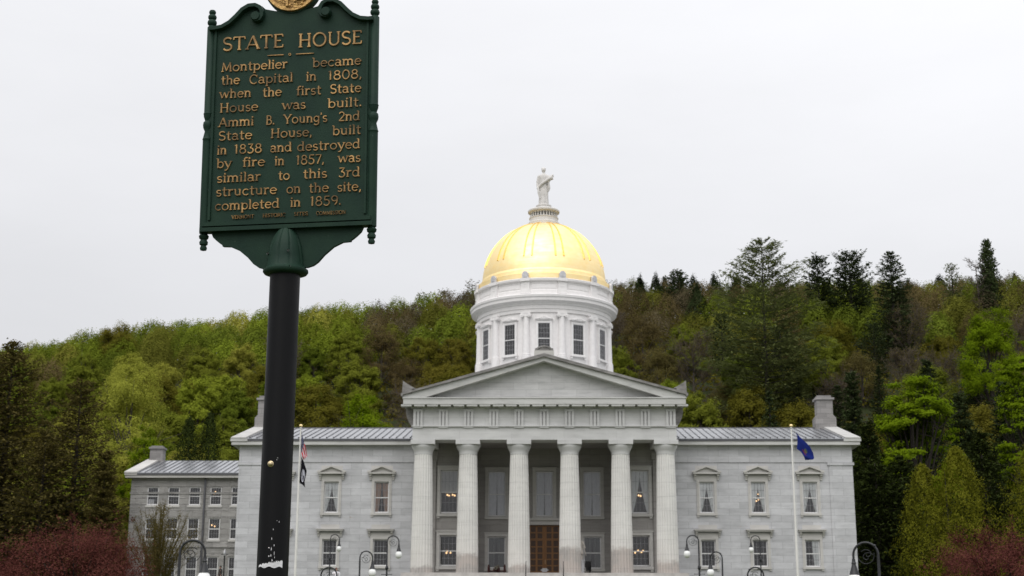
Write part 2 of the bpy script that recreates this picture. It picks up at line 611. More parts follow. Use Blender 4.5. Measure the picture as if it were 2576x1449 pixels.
L(nt, mixc(nt, ramp(nt, n1, [(0.35, 0.0), (0.65, 1.0)]), (0.20, 0.095, 0.03), (0.62, 0.40, 0.14)), b.inputs['Base Color'])
bump(nt, b, n1, 0.8, 0.004)
M['seal'] = mt
mt, nt, b = material('black_post_enamel', (0.006, 0.006, 0.007), 0.55, 0.0, 0.14)
pos = N(nt, 'ShaderNodeTexCoord').outputs['Object']
n1 = noise(nt, pos, 150.0, 3.0, 0.6)
L(nt, ramp(nt, noise(nt, pos, 7.0, 4.0), [(0.3, 0.36), (0.7, 0.52)]), b.inputs['Roughness'])
bump(nt, b, n1, 0.35, 0.0015)
M['post_black'] = mt
M['brass'] = worn('brass_bolt', (0.55, 0.45, 0.28), 0.3, 0.8, 0.2, 80.0, 0.1)
M['paper'] = worn('torn_white_paper', (0.70, 0.69, 0.72), 0.9, 0.0, 0.12, 60.0, 0.2)
M['steel'] = worn('screw_steel', (0.35, 0.36, 0.36), 0.4, 0.6, 0.2, 60.0, 0.0)

# ------------------------------------------------------------------ the ground and the hill: one sheet
mt, nt, b = material('spring_grass', (0.06, 0.085, 0.025), 0.9, 0.0, 0.2)
pos = N(nt, 'ShaderNodeNewGeometry').outputs['Position']
n1 = noise(nt, pos, 0.35, 6.0, 0.65)
n2 = noise(nt, pos, 9.0, 4.0, 0.7)
c = mixc(nt, ramp(nt, n1, [(0.35, 0.0), (0.65, 1.0)]), (0.045, 0.05, 0.018), (0.075, 0.10, 0.028))
s_ = N(nt, 'ShaderNodeSeparateXYZ')
L(nt, pos, s_.inputs[0])
edge = math_node(nt, 'ADD', s_.outputs[1], math_node(nt, 'MULTIPLY', n1, 12.0))
wood = ramp(nt, math_node(nt, 'MULTIPLY_ADD', math_node(nt, 'SUBTRACT', edge, 40.0), 0.25, True), [(0.0, 0.0), (1.0, 1.0)])
c = mixc(nt, wood, c, mixc(nt, ramp(nt, n1, [(0.4, 0.0), (0.6, 1.0)]), (0.035, 0.028, 0.014), (0.030, 0.042, 0.012)))   # leaf litter and ground cover, coloured darker so gaps in the wood read as shade
L(nt, mixc(nt, 1.0, c, ramp(nt, n2, [(0.3, 0.7), (0.7, 1.2)]), 'MULTIPLY'), b.inputs['Base Color'])
bump(nt, b, n2, 0.5, 0.05)
M['grass'] = mt
xs = list(range(-360, 361, 10))
ys = list(range(-260, -130, 20)) + [y_ for y_ in range(-130, 240, 5)] + list(range(240, 600, 30))
g = MB()
for y_ in ys:
    for x_ in xs:
        g.v.append((float(x_), float(y_), ground_z(x_, y_)))
nx = len(xs)
for j in range(len(ys) - 1):
    for i in range(nx - 1):
        g.f.append((j * nx + i, j * nx + i + 1, (j + 1) * nx + i + 1, (j + 1) * nx + i))
tag(g.build('ground', M['grass'], None, 60), kind='structure')

# ------------------------------------------------------------------ the state house
FLOOR = -2.4
BASE = (0.0, 0.0, FLOOR)
house = thing('state_house', 'grey granite capitol with a six column portico and a gilded dome', 'capitol building', BASE, world_parts=True)


def wall_panel(mb, x0, x1, z0, z1, y, holes, depth=0.32, step=-1):
    """front wall sheet at depth y with real openings and their reveals; holes are (xa, xb, za, zb)"""
    X = sorted({x0, x1, *[h[0] for h in holes], *[h[1] for h in holes]})
    Zs = sorted({z0, z1, *[h[2] for h in holes], *[h[3] for h in holes]})
    for i in range(len(X) - 1):
        for j in range(len(Zs) - 1):
            cx, cz = (X[i] + X[i + 1]) / 2, (Zs[j] + Zs[j + 1]) / 2
            if any(h[0] < cx < h[1] and h[2] < cz < h[3] for h in holes):
                continue
            mb.quad((X[i], y, Zs[j]), (X[i + 1], y, Zs[j]), (X[i + 1], y, Zs[j + 1]), (X[i], y, Zs[j + 1]))
    for xa, xb, za, zb in holes:
        e = y + depth
        mb.quad((xa, y, za), (xa, y, zb), (xa, e, zb), (xa, e, za))
        mb.quad((xb, y, zb), (xb, y, za), (xb, e, za), (xb, e, zb))
        mb.quad((xa, y, zb), (xb, y, zb), (xb, e, zb), (xa, e, zb))
        mb.quad((xb, y, za), (xa, y, za), (xa, e, za), (xb, e, za))


_mesh_cache = {}


def cached(key, fn):
    if key not in _mesh_cache:
        _mesh_cache[key] = fn()
    return _mesh_cache[key]


def sash_mesh(w, h, bar=0.085, rail=True, nv=3, nh=1, mun=0.020, lo_open=0.0, nh2=None):
    """double hung sash, origin at the bottom centre, face at y = 0; returns frame and glazing bars"""
    fr, gb = MB(), MB()
    fr.box(-w / 2, -w / 2 + bar, 0, 0.10, 0, h)
    fr.box(w / 2 - bar, w / 2, 0, 0.10, 0, h)
    fr.box(-w / 2 + bar, w / 2 - bar, 0.003, 0.097, h - bar, h)
    fr.box(-w / 2 + bar, w / 2 - bar, -0.02, 0.097, 0, bar * 1.25)
    mid = h * 0.49
    if rail:
        fr.box(-w / 2 + bar, w / 2 - bar, 0.006, 0.09, mid - 0.035, mid + 0.045)
    x0, x1 = -w / 2 + bar, w / 2 - bar
    for (a, b_, nn) in ((bar * 1.25, mid - 0.035, nh if nh2 is None else nh2), (mid + 0.045, h - bar, nh)):
        for k in range(1, nv + 1):
            x = x0 + (x1 - x0) * k / (nv + 1)
            gb.box(x - mun / 2, x + mun / 2, 0.03, 0.06, a, b_)
        for k in range(1, nn + 1):
            z = a + (b_ - a) * k / (nn + 1)
            gb.box(x0, x1, 0.034, 0.056, z - mun / 2, z + mun / 2)
    return fr, gb


def drape(mb, x0t, x1t, x0b, x1b, z0, z1, y, amp=0.03, n=14, fold=5.0, bend=0.0):
    """hanging cloth between two slanting edges, folded"""
    o = len(mb.v)
    rows = 8
    for j in range(rows + 1):
        t = j / rows
        tt = max(0.0, (t - bend) / (1 - bend)) ** 1.5
        a, b_ = x0t + (x0b - x0t) * tt, x1t + (x1b - x1t) * tt
        for i in range(n + 1):
            u = i / n
            mb.v.append((a + (b_ - a) * u, y + amp * math.sin(u * fold * 2 * math.pi), z1 + (z0 - z1) * t))
    for j in range(rows):
        for i in range(n):
            q = o + j * (n + 1) + i
            mb.f.append((q, q + 1, q + n + 2, q + n + 1))


def curtain_mesh(kind, w, h):
    mb = MB()
    i = w / 2 - 0.07
    if kind == 'sheer':                         # two panels tied back low down
        drape(mb, -i, 0.02, -i, -i + 0.10, 0.1, h, 0.0, bend=0.06)
        drape(mb, 0.0, i, i - 0.10, i, 0.1, h, 0.012, bend=0.06)
    elif kind == 'tan':
        drape(mb, -i, -0.05, -i, -i + 0.28, 0.1, h, 0.0)
        drape(mb, 0.05, i, i - 0.30, i, 0.1, h, 0.012)
    elif kind == 'full':                        # closed sheers, slightly parted
        drape(mb, -i, 0.03, -i, -0.06, 0.05, h, 0.0, 0.03, 20, 7)
        drape(mb, 0.02, i, 0.05, i, 0.05, h, 0.012, 0.03, 20, 7)
    elif kind == 'side':                        # only one panel at the right
        drape(mb, 0.02, i, 0.14, i, 0.05, h, 0.0, 0.03, 10, 3)
    elif kind == 'dark':
        drape(mb, -i, 0.0, -i, -0.25, 0.05, h, 0.0)
        drape(mb, 0.0, i, 0.22, i, 0.05, h, 0.012)
    return mb


CURT = {'sheer': 'sheer', 'tan': 'tan_curtain', 'full': 'net', 'side': 'sheer', 'dark': 'grey_curtain'}


def window(root, x, y, z, w, h, curtain=None, blind=0.0, rz=0.0, key='w', sashkw=None, label=None, room=0.7, inset=0.16, name='window'):
    """a sash window with its glazing bars, pane, curtains and the dim room behind as sub-parts"""
    kw = sashkw or {}

    def mk():
        a, b_ = sash_mesh(w, h, **kw)
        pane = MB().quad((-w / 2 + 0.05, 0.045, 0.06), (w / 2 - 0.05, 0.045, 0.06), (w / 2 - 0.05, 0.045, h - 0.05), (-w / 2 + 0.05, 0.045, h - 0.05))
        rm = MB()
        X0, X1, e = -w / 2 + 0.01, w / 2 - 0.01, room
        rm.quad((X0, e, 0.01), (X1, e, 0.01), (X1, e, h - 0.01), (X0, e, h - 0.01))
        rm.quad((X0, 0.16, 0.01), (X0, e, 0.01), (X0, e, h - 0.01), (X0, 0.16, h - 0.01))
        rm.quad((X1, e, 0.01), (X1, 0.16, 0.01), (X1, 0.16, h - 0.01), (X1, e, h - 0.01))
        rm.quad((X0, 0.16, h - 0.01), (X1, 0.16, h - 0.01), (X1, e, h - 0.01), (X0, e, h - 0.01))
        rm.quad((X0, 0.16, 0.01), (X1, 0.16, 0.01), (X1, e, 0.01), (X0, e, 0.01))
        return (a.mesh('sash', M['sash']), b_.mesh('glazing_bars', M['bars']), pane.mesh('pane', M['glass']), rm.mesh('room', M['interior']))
    me = cached((key, w, h, room), mk)
    ca, sa = math.cos(rz), math.sin(rz)
    o = put(name, me[0], root, (x - sa * inset, y + ca * inset, z), rz)
    if len(me[1].vertices):
        put('glazing_bars', me[1], o)
    put('pane', me[2], o)
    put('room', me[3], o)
    if curtain:
        put('curtain', cached(('cur', curtain, w, h), lambda: curtain_mesh(curtain, w, h).mesh('curtain', M[CURT[curtain]], 180)), o, (0, 0.095, 0))
    if blind:
        def mkb():
            q = MB()
            drape(q, -w / 2 + 0.09, w / 2 - 0.09, -w / 2 + 0.09, w / 2 - 0.09, h * (1 - blind), h - 0.05, 0.0, 0.002, 6, 1)
            return q.mesh('blind', M['blind'])
        put('blind', cached(('bl', blind, w, h), mkb), o, (0, 0.13, 0))
    if label:
        o['label'] = label
    return o


# --- wings
EAVE, SOFF = 9.22, 8.74
UP_Z, UP_H, LO_Z, LO_H, WW = 2.98, 2.66, -1.50, 2.24, 1.24
WX_L = [-22.62, -18.29, -13.96]
WX_R = [13.86, 18.24, 22.64]


def hood_upper():
    q = MB()
    q.box(-0.86, 0.86, -0.075, 0.03, 2.72, 3.20)                      # lintel frieze
    for s in (-1, 1):                                                  # consoles
        q.prism([(-0.03, 3.30), (-0.30, 3.30), (-0.28, 3.12), (-0.16, 3.04), (-0.14, 2.93), (-0.03, 2.90)], s * 0.98 - 0.10, s * 0.98 + 0.10, 'yz')
        q.box(s * 0.98 - 0.08, s * 0.98 + 0.08, -0.12, 0.0, 2.80, 2.90)
    q.box(-1.17, 1.17, -0.42, 0.02, 3.30, 3.42)                        # bed of the pediment
    q.prism([(-1.20, 3.425), (1.20, 3.425), (1.20, 3.50), (0, 3.98), (-1.20, 3.50)], -0.20, 0.02)
    for s in (-1, 1):
        q.prism([(s * 1.25, 3.425), (s * 1.25, 3.53), (0, 4.03), (0, 3.88), (s * 0.98, 3.50), (s * 0.80, 3.425)], -0.45, -0.201)
    return q.mesh('pediment_hood', M['trim'])


def hood_lower():
    q = MB()
    q.box(-0.86, 0.86, -0.075, 0.03, 2.30, 2.80)
    for s in (-1, 1):
        q.prism([(-0.03, 2.92), (-0.30, 2.92), (-0.28, 2.76), (-0.16, 2.70), (-0.14, 2.60), (-0.03, 2.57)], s * 0.96 - 0.09, s * 0.96 + 0.09, 'yz')
        q.box(s * 0.96 - 0.07, s * 0.96 + 0.07, -0.11, 0.0, 2.47, 2.57)
    q.box(-1.13, 1.13, -0.40, 0.02, 2.92, 3.03)
    q.box(-1.18, 1.18, -0.46, 0.02, 3.032, 3.10)
    return q.mesh('cornice_hood', M['trim'])


def surround(h):
    q = MB()
    for s in (-1, 1):
        a, b_ = sorted((s * 0.623, s * 0.86))
        q.box(a, b_, -0.07, 0.03, 0.0, h + 0.06)
        a, b_ = sorted((s * 0.626, s * 0.74))
        q.box(a, b_, -0.11, -0.072, 0.0, h + 0.055)
    q.box(-0.858, 0.858, -0.068, 0.03, h + 0.003, h + 0.062)
    return q.mesh('surround', M['trim'])


def sill_mesh():
    q = MB()
    q.box(-0.90, 0.90, -0.17, 0.20, -0.20, -0.002)
    for s in (-1, 1):
        q.box(s * 0.78 - 0.10, s * 0.78 + 0.10, -0.12, 0.02, -0.34, -0.203)
    return q.mesh('sill', M['trim'])


def wing_window(x, upper, curtain, label=None):
    z, h = (UP_Z, UP_H) if upper else (LO_Z, LO_H)
    o = window(house, x, 0.0, z, WW, h, curtain, key='wing' + str(upper), label=label, inset=0.15)
    put('surround', cached(('sur', h), lambda: surround(h)), o, (0, -0.15, 0))
    put('hood', cached(('hood', upper), hood_upper if upper else hood_lower), o, (0, -0.15, 0))
    put('sill', cached('sill', sill_mesh), o, (0, -0.15, 0))


holes = []
for x in WX_L + WX_R:
    holes += [(x - WW / 2, x + WW / 2, UP_Z, UP_Z + UP_H), (x - WW / 2, x + WW / 2, LO_Z, LO_Z + LO_H)]
ZB = -5.0
q = MB()
wall_panel(q, -26.25, -10.4, ZB, 7.30, 0.0, [h for h in holes if h[0] < 0])
wall_panel(q, 10.4, 26.25, ZB, 7.30, 0.0, [h for h in holes if h[0] > 0])
for s in (-1, 1):
    a, b_ = sorted((s * 10.4, s * 26.36))
    q.box(a, b_, -0.07, 18.9, 7.302, SOFF)                                 # frieze band, proud of the wall
    a, b_ = sorted((s * 24.35, s * 26.36))
    q.box(a, b_, -0.09, 2.0, ZB, 7.05)                                      # corner pilaster
    a, b_ = sorted((s * 24.22, s * 26.48))
    q.box(a, b_, -0.17, 2.1, 7.052, 7.30)                                   # its capital
    X = s * 26.25
    q.quad((X, 0, ZB), (X, 19, ZB), (X, 19, 7.3), (X, 0, 7.3))
    q.quad((s * 10.4, 19, ZB), (X, 19, ZB), (X, 19, 7.3), (s * 10.4, 19, 7.3))
    q.prism([(-0.05, SOFF), (18.9, SOFF), (18.9, EAVE), (9.5, 11.45), (-0.05, EAVE)], *sorted((s * 26.30, s * 25.6)), 'yz')   # gable end
build_each('wall', q, M['wall'], house)
q = MB()
for s in (-1, 1):
    for x in (WX_L if s < 0 else WX_R):                                     # the paler slabs above the hoods
        q.box(x - 0.93, x + 0.93, -0.015, 0.01, 6.25, 7.02)
        q.box(x - 0.80, x + 0.80, -0.015, 0.01, 1.60, 1.99)
build_each('lintel_slab', q, M['trim'], house, lambda c: (round(c[0]), c[2] > 3))
q = MB()
for s in (-1, 1):
    a, b_ = sorted((s * 10.9, s * 26.98))
    q.box(a, b_, -0.62, 19.6, SOFF + 0.002, SOFF + 0.30)                    # corona of the eaves
    a, b_ = sorted((s * 25.6, s * 27.08))
    q.box(a, b_, -0.70, 19.7, SOFF + 0.304, EAVE + 0.04)                    # return at the gable
    a, b_ = sorted((s * 25.3, s * 26.9))
build_each('cornice', q, M['cornice'], house)
q = MB()
for s in (-1, 1):
    q.prism([(-0.72, EAVE + 0.042), (19.7, EAVE + 0.042), (19.7, EAVE + 0.16), (9.5, 11.93), (-0.72, EAVE + 0.16)], *sorted((s * 25.75, s * 27.04)), 'yz')   # raking coping
build_each('coping', q, M['coping'], house)
q = MB()
for s in (-1, 1):
    a, b_ = sorted((s * 10.9, s * 25.59))
    q.box(a, b_, -0.66, -0.1, SOFF + 0.304, EAVE - 0.02)
build_each('gutter', q, M['gutter'], house)
roof = MB()
for s in (-1, 1):
    a, b_ = sorted((s * 10.3, s * 25.56))
    roof.prism([(-0.68, EAVE), (-0.68, EAVE + 0.06), (9.5, 11.74), (19.7, EAVE + 0.06), (19.7, EAVE)], *sorted((s * 10.3, s * 25.76)), 'yz')
roof = build_each('roof', roof, M['roof'], house)
q = MB()
for s in (-1, 1):
    n = 25
    for k in range(n):
        x = s * (10.95 + (25.45 - 10.95) * k / (n - 1))
        q.prism([(-0.70, EAVE + 0.055), (-0.70, EAVE + 0.12), (9.5, 11.80), (9.5, 11.70)], x - 0.014, x + 0.014, 'yz')
        q.box(x - 0.04, x + 0.04, -0.5, -0.3, EAVE + 0.11, EAVE + 0.22)      # snow guards
    a, b_ = sorted((s * 10.9, s * 25.5))
    q.box(a, b_, 9.4, 9.6, 11.70, 11.80)
for s_, b_ in buckets(q, lambda c: c[0] > 0).items():
    put('seam', b_.mesh('seam', M['seam']), roof[s_])


def chimney(x0, x1, y, zb, z1, lean):
    q = MB()
    q.box(x0, x1, y - 0.8, y + 0.8, zb, zb + 1.45)
    s0, s1 = (x0 + 0.55, x1) if lean > 0 else (x0, x1 - 0.55)
    s0, s1 = x0 + 0.22, x1 - 0.22
    q.prism([(x0, zb + 1.453), (x1, zb + 1.453), (s1, zb + 1.70), (s0, zb + 1.70)], y - 0.62, y + 0.62)
    q.box(s0 + 0.004, s1 - 0.004, y - 0.6, y + 0.6, zb + 1.703, z1 - 0.42)
    q.box(s0 - 0.14, s1 + 0.14, y - 0.76, y + 0.76, z1 - 0.418, z1 - 0.22)
    q.box(s0 + 0.06, s1 - 0.10, y - 0.5, y + 0.5, z1 - 0.217, z1)
    put('chimney', q.mesh('chimney', M['chimney']), house).location = Vector((0, 0, 0)) - Vector(BASE)


chimney(25.05, 26.95, 9.5, 11.2, 14.72, 1)
chimney(-26.95, -25.05, 9.5, 11.2, 14.72, -1)
CL = {-22.62: ('sheer', None), -18.29: ('sheer', None), -13.96: ('tan', None), 13.86: ('sheer', None), 18.24: ('sheer', None), 22.64: ('sheer', None)}
for x in WX_L + WX_R:
    wing_window(x, True, CL[x][0], 'upper window with tan curtains' if CL[x][0] == 'tan' else None)
    wing_window(x, False, 'side' if x > 22 else None, 'lower window with a curtain drawn over its right half' if x > 22 else None)

# --- portico: walls behind the columns, stylobate, columns
CY = -5.0
PX = [-10.0, -6.29, -2.08, 2.08, 6.29, 10.0]
IN_Y = 3.0                                                                   # the three middle bays are recessed
pw = MB()
ow = 1.50                                                                    # outer bays
OUTX = 8.17
hol = []
for s in (-1, 1):
    hol += [(s * OUTX - ow / 2, s * OUTX + ow / 2, 2.96, 6.62), (s * OUTX - ow / 2, s * OUTX + ow / 2, -1.48, 0.74 + 0.35)]
MIDX = [-4.17, 0.0, 4.17]
hm = [(-4.17 - 0.76, -4.17 + 0.76, 2.98, 6.90), (-0.76, 0.76, 2.98, 6.90), (4.17 - 0.76, 4.17 + 0.76, 2.98, 6.90),
      (-4.17 - 0.76, -4.17 + 0.76, -1.50, 1.22), (4.17 - 0.76, 4.17 + 0.76, -1.50, 1.22), (-1.36, 1.36, FLOOR, 2.22)]
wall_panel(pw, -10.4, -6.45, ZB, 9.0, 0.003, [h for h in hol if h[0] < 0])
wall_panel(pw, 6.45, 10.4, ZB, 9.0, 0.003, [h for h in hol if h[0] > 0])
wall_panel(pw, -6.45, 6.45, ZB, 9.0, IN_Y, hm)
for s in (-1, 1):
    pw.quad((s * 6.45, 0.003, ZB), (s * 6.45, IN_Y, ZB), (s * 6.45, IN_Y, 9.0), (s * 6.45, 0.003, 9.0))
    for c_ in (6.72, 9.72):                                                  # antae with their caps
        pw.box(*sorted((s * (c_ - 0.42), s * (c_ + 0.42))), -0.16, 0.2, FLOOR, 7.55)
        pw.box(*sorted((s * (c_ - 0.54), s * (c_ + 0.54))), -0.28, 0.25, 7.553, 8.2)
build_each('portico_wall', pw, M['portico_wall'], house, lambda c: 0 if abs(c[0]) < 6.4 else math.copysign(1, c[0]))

for s in (-1, 1):
    nm = 'tall window half covered by a grey roller blind' if s < 0 else 'tall window with parted sheers beside the right end column'
    o = window(house, s * OUTX, 0.003, 2.96, ow, 3.66, None if s < 0 else 'sheer', 0.52 if s < 0 else 0, key='po', label=nm)
    o2 = window(house, s * OUTX, 0.003, -1.48, ow, 2.57, None, key='pl')
    for oo, h in ((o, 3.66), (o2, 2.57)):
        def mk(h=h):
            r = MB()
            for t in (-1, 1):
                r.box(*sorted((t * 0.753, t * 1.02)), -0.08, 0.03, -0.05, h + 0.02)
            r.box(-1.02, 1.02, -0.082, 0.03, h + 0.022, h + 0.30)
            r.box(-1.10, 1.10, -0.14, 0.03, h + 0.302, h + 0.40)
            return r.mesh('surround', M['trim'])
        put('surround', cached(('osur', h), mk), oo, (0, -0.16, 0))

        def mk2():
            r = MB()
            r.box(-1.06, 1.06, -0.19, 0.2, -0.28, -0.052)
            for t in (-1, 1):
                r.box(t * 0.9 - 0.12, t * 0.9 + 0.12, -0.13, 0.02, -0.45, -0.283)
            return r.mesh('sill', M['trim'])
        put('sill', cached('osill', mk2), oo, (0, -0.16, 0))
for i, x in enumerate(MIDX):
    for lowr in (0, 1):
        if lowr and i == 1:
            continue
        h = 2.72 if lowr else 3.92
        o = window(house, x, IN_Y, -1.50 if lowr else 2.98, 1.52, h, 'dark' if lowr else 'full', key='pm%d' % lowr, sashkw=dict(nv=2 if lowr else 1, nh=0, mun=0.02))

        def mk(h=h):
            r = MB()
            for t in (-1, 1):
                r.box(*sorted((t * 0.763, t * 1.03)), -0.08, 0.03, -0.05, h + 0.02)
            r.box(-1.03, 1.03, -0.082, 0.03, h + 0.022, h + 0.28)
            r.box(-1.08, 1.08, -0.16, 0.03, h + 0.282, h + 0.36)
            r.box(-1.06, 1.06, -0.19, 0.2, -0.26, -0.052)
            return r.mesh('surround', M['trim'])
        put('surround', cached(('msur', h), mk), o, (0, -0.16, 0))
# door: two oak leaves, each two coffers wide
d = MB()
d.box(-1.34, 1.34, IN_Y + 0.27, IN_Y + 0.34, FLOOR + 0.02, 2.20)
cof = MB()
zr = [2.12, 1.62, 1.12, 0.50, -0.06, -0.62, -1.18, -1.76, -2.30]
rows_ = [(1.64, 2.10), (1.10, 1.54), (0.42, 0.90), (-0.13, 0.33), (-0.66, -0.22), (-1.20, -0.75), (-1.74, -1.29), (-2.28, -1.83)]
for (za, zb) in rows_:
    for xc in (-0.98, -0.40, 0.40, 0.98):
        cof.box(xc - 0.21, xc + 0.21, IN_Y + 0.255, IN_Y + 0.28, za, zb)
for x in [-1.27, -0.69, -0.10, 0.10, 0.69, 1.27]:
    d.box(x - 0.08, x + 0.08, IN_Y + 0.20, IN_Y + 0.268, FLOOR + 0.02, 2.20)
for z in [2.16, 1.59, 1.0, 0.375, -0.175, -0.705, -1.245, -1.785, -2.33]:
    d.box(-1.30, 1.30, IN_Y + 0.212, IN_Y + 0.266, z - 0.05, z + 0.05)
dr = d.build('door', M['oak'], house)
dr.location = Vector((0, 0, 0)) - Vector(BASE)
put('coffer', cof.mesh('coffer', M['oak_dark']), dr)
pl = MB().prism([(-0.36, -1.62), (-0.22, -1.70), (-0.20, -1.78), (0.20, -1.78), (0.22, -1.70), (0.36, -1.62), (0.22, -1.54), (0.20, -1.46), (-0.20, -1.46), (-0.22, -1.54)], IN_Y + 0.17, IN_Y + 0.198)
put('plaque', pl.mesh('plaque', M['lead']), dr)
hd = MB()
hd.tube([(0.06, IN_Y + 0.14, -1.1), (0.06, IN_Y + 0.14, -0.75)], 0.015, 6)
put('handle', hd.mesh('handle', M['brass']), dr)
r = MB()
for t in (-1, 1):
    r.box(*sorted((t * 1.363, t * 1.75)), IN_Y - 0.1, IN_Y + 0.03, FLOOR, 2.24)
r.box(-1.75, 1.75, IN_Y - 0.102, IN_Y + 0.03, 2.242, 2.62)
r.box(-1.95, 1.95, IN_Y - 0.35, IN_Y + 0.03, 2.622, 2.80)
put('door_surround', r.mesh('door_surround', M['trim']), dr)


def flutes(a, z):
    return 1.0 - 0.085 * (1.0 - abs(math.cos(10 * a))) if True else 1.0


prof = []
for k in range(13):
    t = k / 12
    z = FLOOR + t * (7.25 - FLOOR)
    prof.append((0.915 - 0.175 * (t ** 1.35), z - FLOOR))
col_me = MB().lathe(prof, 120, (0, 0, 0), flutes).mesh('column', M['column'], 50)
cp = MB()
cp.lathe([(0.745, 9.652), (0.752, 9.70), (0.745, 9.74), (0.76, 9.80), (0.755, 9.86), (0.84, 10.02), (0.93, 10.20), (0.985, 10.34), (0.97, 10.44)], 48)
cp.box(-1.0, 1.0, -1.0, 1.0, 10.443, 10.80)
cap_me = cp.mesh('capital', M['entab'], 40)
for i, x in enumerate(PX):
    o = put('column', col_me, house, (x, CY, FLOOR))
    o.rotation_euler.z = 0.157 * (i % 2)
    o['stain'] = (-1.75, -0.75, -1.65, -0.25, -0.25, -1.35)[i]
    put('capital', cap_me, o).rotation_euler.z = -0.157 * (i % 2)

q = MB()
q.box(-11.5, 11.5, -6.7, 3.0, FLOOR - 0.5, FLOOR)                             # stylobate
q.box(-11.9, 11.9, -7.2, 3.0, FLOOR - 0.95, FLOOR - 0.503)
q.build('stylobate', M['concrete'], house)
q = MB()
for k in range(9):
    q.box(-9.0, 9.0, -7.25 - 0.36 * (k + 1), -7.203 - 0.36 * k, -5.0, FLOOR - 0.35 - 0.19 * (k + 1))
q.build('steps', M['concrete'], house)

# --- entablature
TOPA = 8.40
q = MB()
q.box(-10.87, 10.87, -5.92, -4.10, TOPA + 0.002, 9.55)
for s in (-1, 1):
    q.box(*sorted((s * 10.87, s * 9.1)), -4.097, 0.4, TOPA + 0.004, 9.55)
q.box(-10.84, 10.84, -5.88, 30.0, 9.553, 11.02)                               # frieze ring of the whole block
q.build('entablature', M['entab'], house)
q = MB()
q.box(-10.95, 10.95, -6.08, -5.6, 9.47, 9.56)                                 # taenia
TX = [-10.42 + 2.084 * k for k in range(11)]
for x in TX:
    q.box(x - 0.40, x + 0.40, -6.03, -5.7, 9.36, 9.468)
    for dx in (-0.285, 0.0, 0.285):
        q.box(x + dx - 0.095, x + dx + 0.095, -6.06, -5.7, 9.563, 10.72)
    q.box(x - 0.40, x + 0.40, -6.065, -5.7, 10.72, 10.92)
q.build('triglyph_frieze', M['entab'], house)
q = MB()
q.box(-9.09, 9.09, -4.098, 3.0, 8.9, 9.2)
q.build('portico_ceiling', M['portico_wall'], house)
q = MB()
q.box(-11.62, 11.62, -6.72, 30.0, 11.22, 11.70)
q.box(-11.0, 11.0, -6.05, 30.0, 11.02, 11.218)
q.box(-11.68, 11.68, -6.78, -6.0, 11.703, 11.80)
x = -11.36
for k in range(22):
    q.box(x - 0.44, x + 0.44, -6.68, -6.052, 11.07, 11.218)
    x += 1.0819
q.build('cornice', M['cornice'], house)
q = MB()
for s in (-1, 1):                                                              # dark scrolled brackets under the returns
    q.prism([(s * 10.88, 11.06), (s * 11.50, 11.06), (s * 11.50, 10.75), (s * 11.40, 10.3), (s * 11.22, 9.9), (s * 11.05, 9.68), (s * 10.88, 9.6)], -5.4, -4.5)
    q.prism([(s * 10.88, 11.06), (s * 11.45, 11.06), (s * 11.42, 10.75), (s * 11.30, 10.3), (s * 11.05, 9.9), (s * 10.88, 9.7)], -3.4, -2.6)
build_each('bracket', q, M['weathered'], house, lambda c: (c[0] > 0, c[1] > -4))
q = MB()
q.prism([(-10.6, 11.803), (10.6, 11.803), (0, 15.0)], -5.85, -5.2)
q.build('tympanum', M['tympanum'], house)
q = MB()
for s in (-1, 1):
    q.prism([(s * 11.64, 11.805), (s * 9.82, 11.805), (0, 14.86), (0, 15.20), (s * 11.64, 12.0)][::s], -6.66, -5.3)
build_each('raking_cornice', q, M['cornice'], house)
q = MB()
for s in (-1, 1):
    q.prism([(s * 11.82, 11.93), (s * 11.66, 11.84), (s * 11.66, 12.003), (0, 15.203), (0, 15.48), (s * 11.82, 12.13)][::s], -6.86, -5.4)
build_each('raking_sima', q, M['weathered'], house)
q = MB()
q.prism([(-11.60, 11.705), (11.60, 11.705), (11.60, 11.95), (0, 15.38), (-11.60, 11.95)], -5.39, 30.0)
put('roof', q.mesh('roof', M['roof']), house).location = Vector((0, 0, 0)) - Vector(BASE)
ac = MB()
build_each('plinth', MB().box(-0.82, 0.82, -6.72, -5.9, 15.1, 15.72), M['trim'], house)
ac = MB()
ac.box(-0.78, 0.78, -6.66, -6.0, 15.723, 15.80)
ac.prism([(-0.74, 15.803), (0.74, 15.803), (0.76, 15.93), (0.60, 15.97), (0.48, 16.10), (0.26, 16.15), (0.0, 16.22), (-0.26, 16.15), (-0.48, 16.10), (-0.60, 15.97), (-0.76, 15.93)], -6.6, -6.1)
for k in range(7):
    a = math.pi * (k + 0.5) / 7
    ac.ball((0.52 * math.cos(a), -6.6, 15.83 + 0.24 * math.sin(a)), 0.09, 8)
for s in (-1, 1):
    ac.box(*sorted((s * 11.72, s * 10.9)), -6.7, -5.8, 12.1, 12.55)
    ac.prism([(s * 11.72, 12.553), (s * 11.69, 13.22), (s * 11.40, 13.0), (s * 11.0, 12.76), (s * 10.62, 12.553)][::s], -6.6, -5.95)
build_each('acroterion', ac, M['weathered'], house, lambda c: 0 if abs(c[0]) < 3 else math.copysign(1, c[0]))

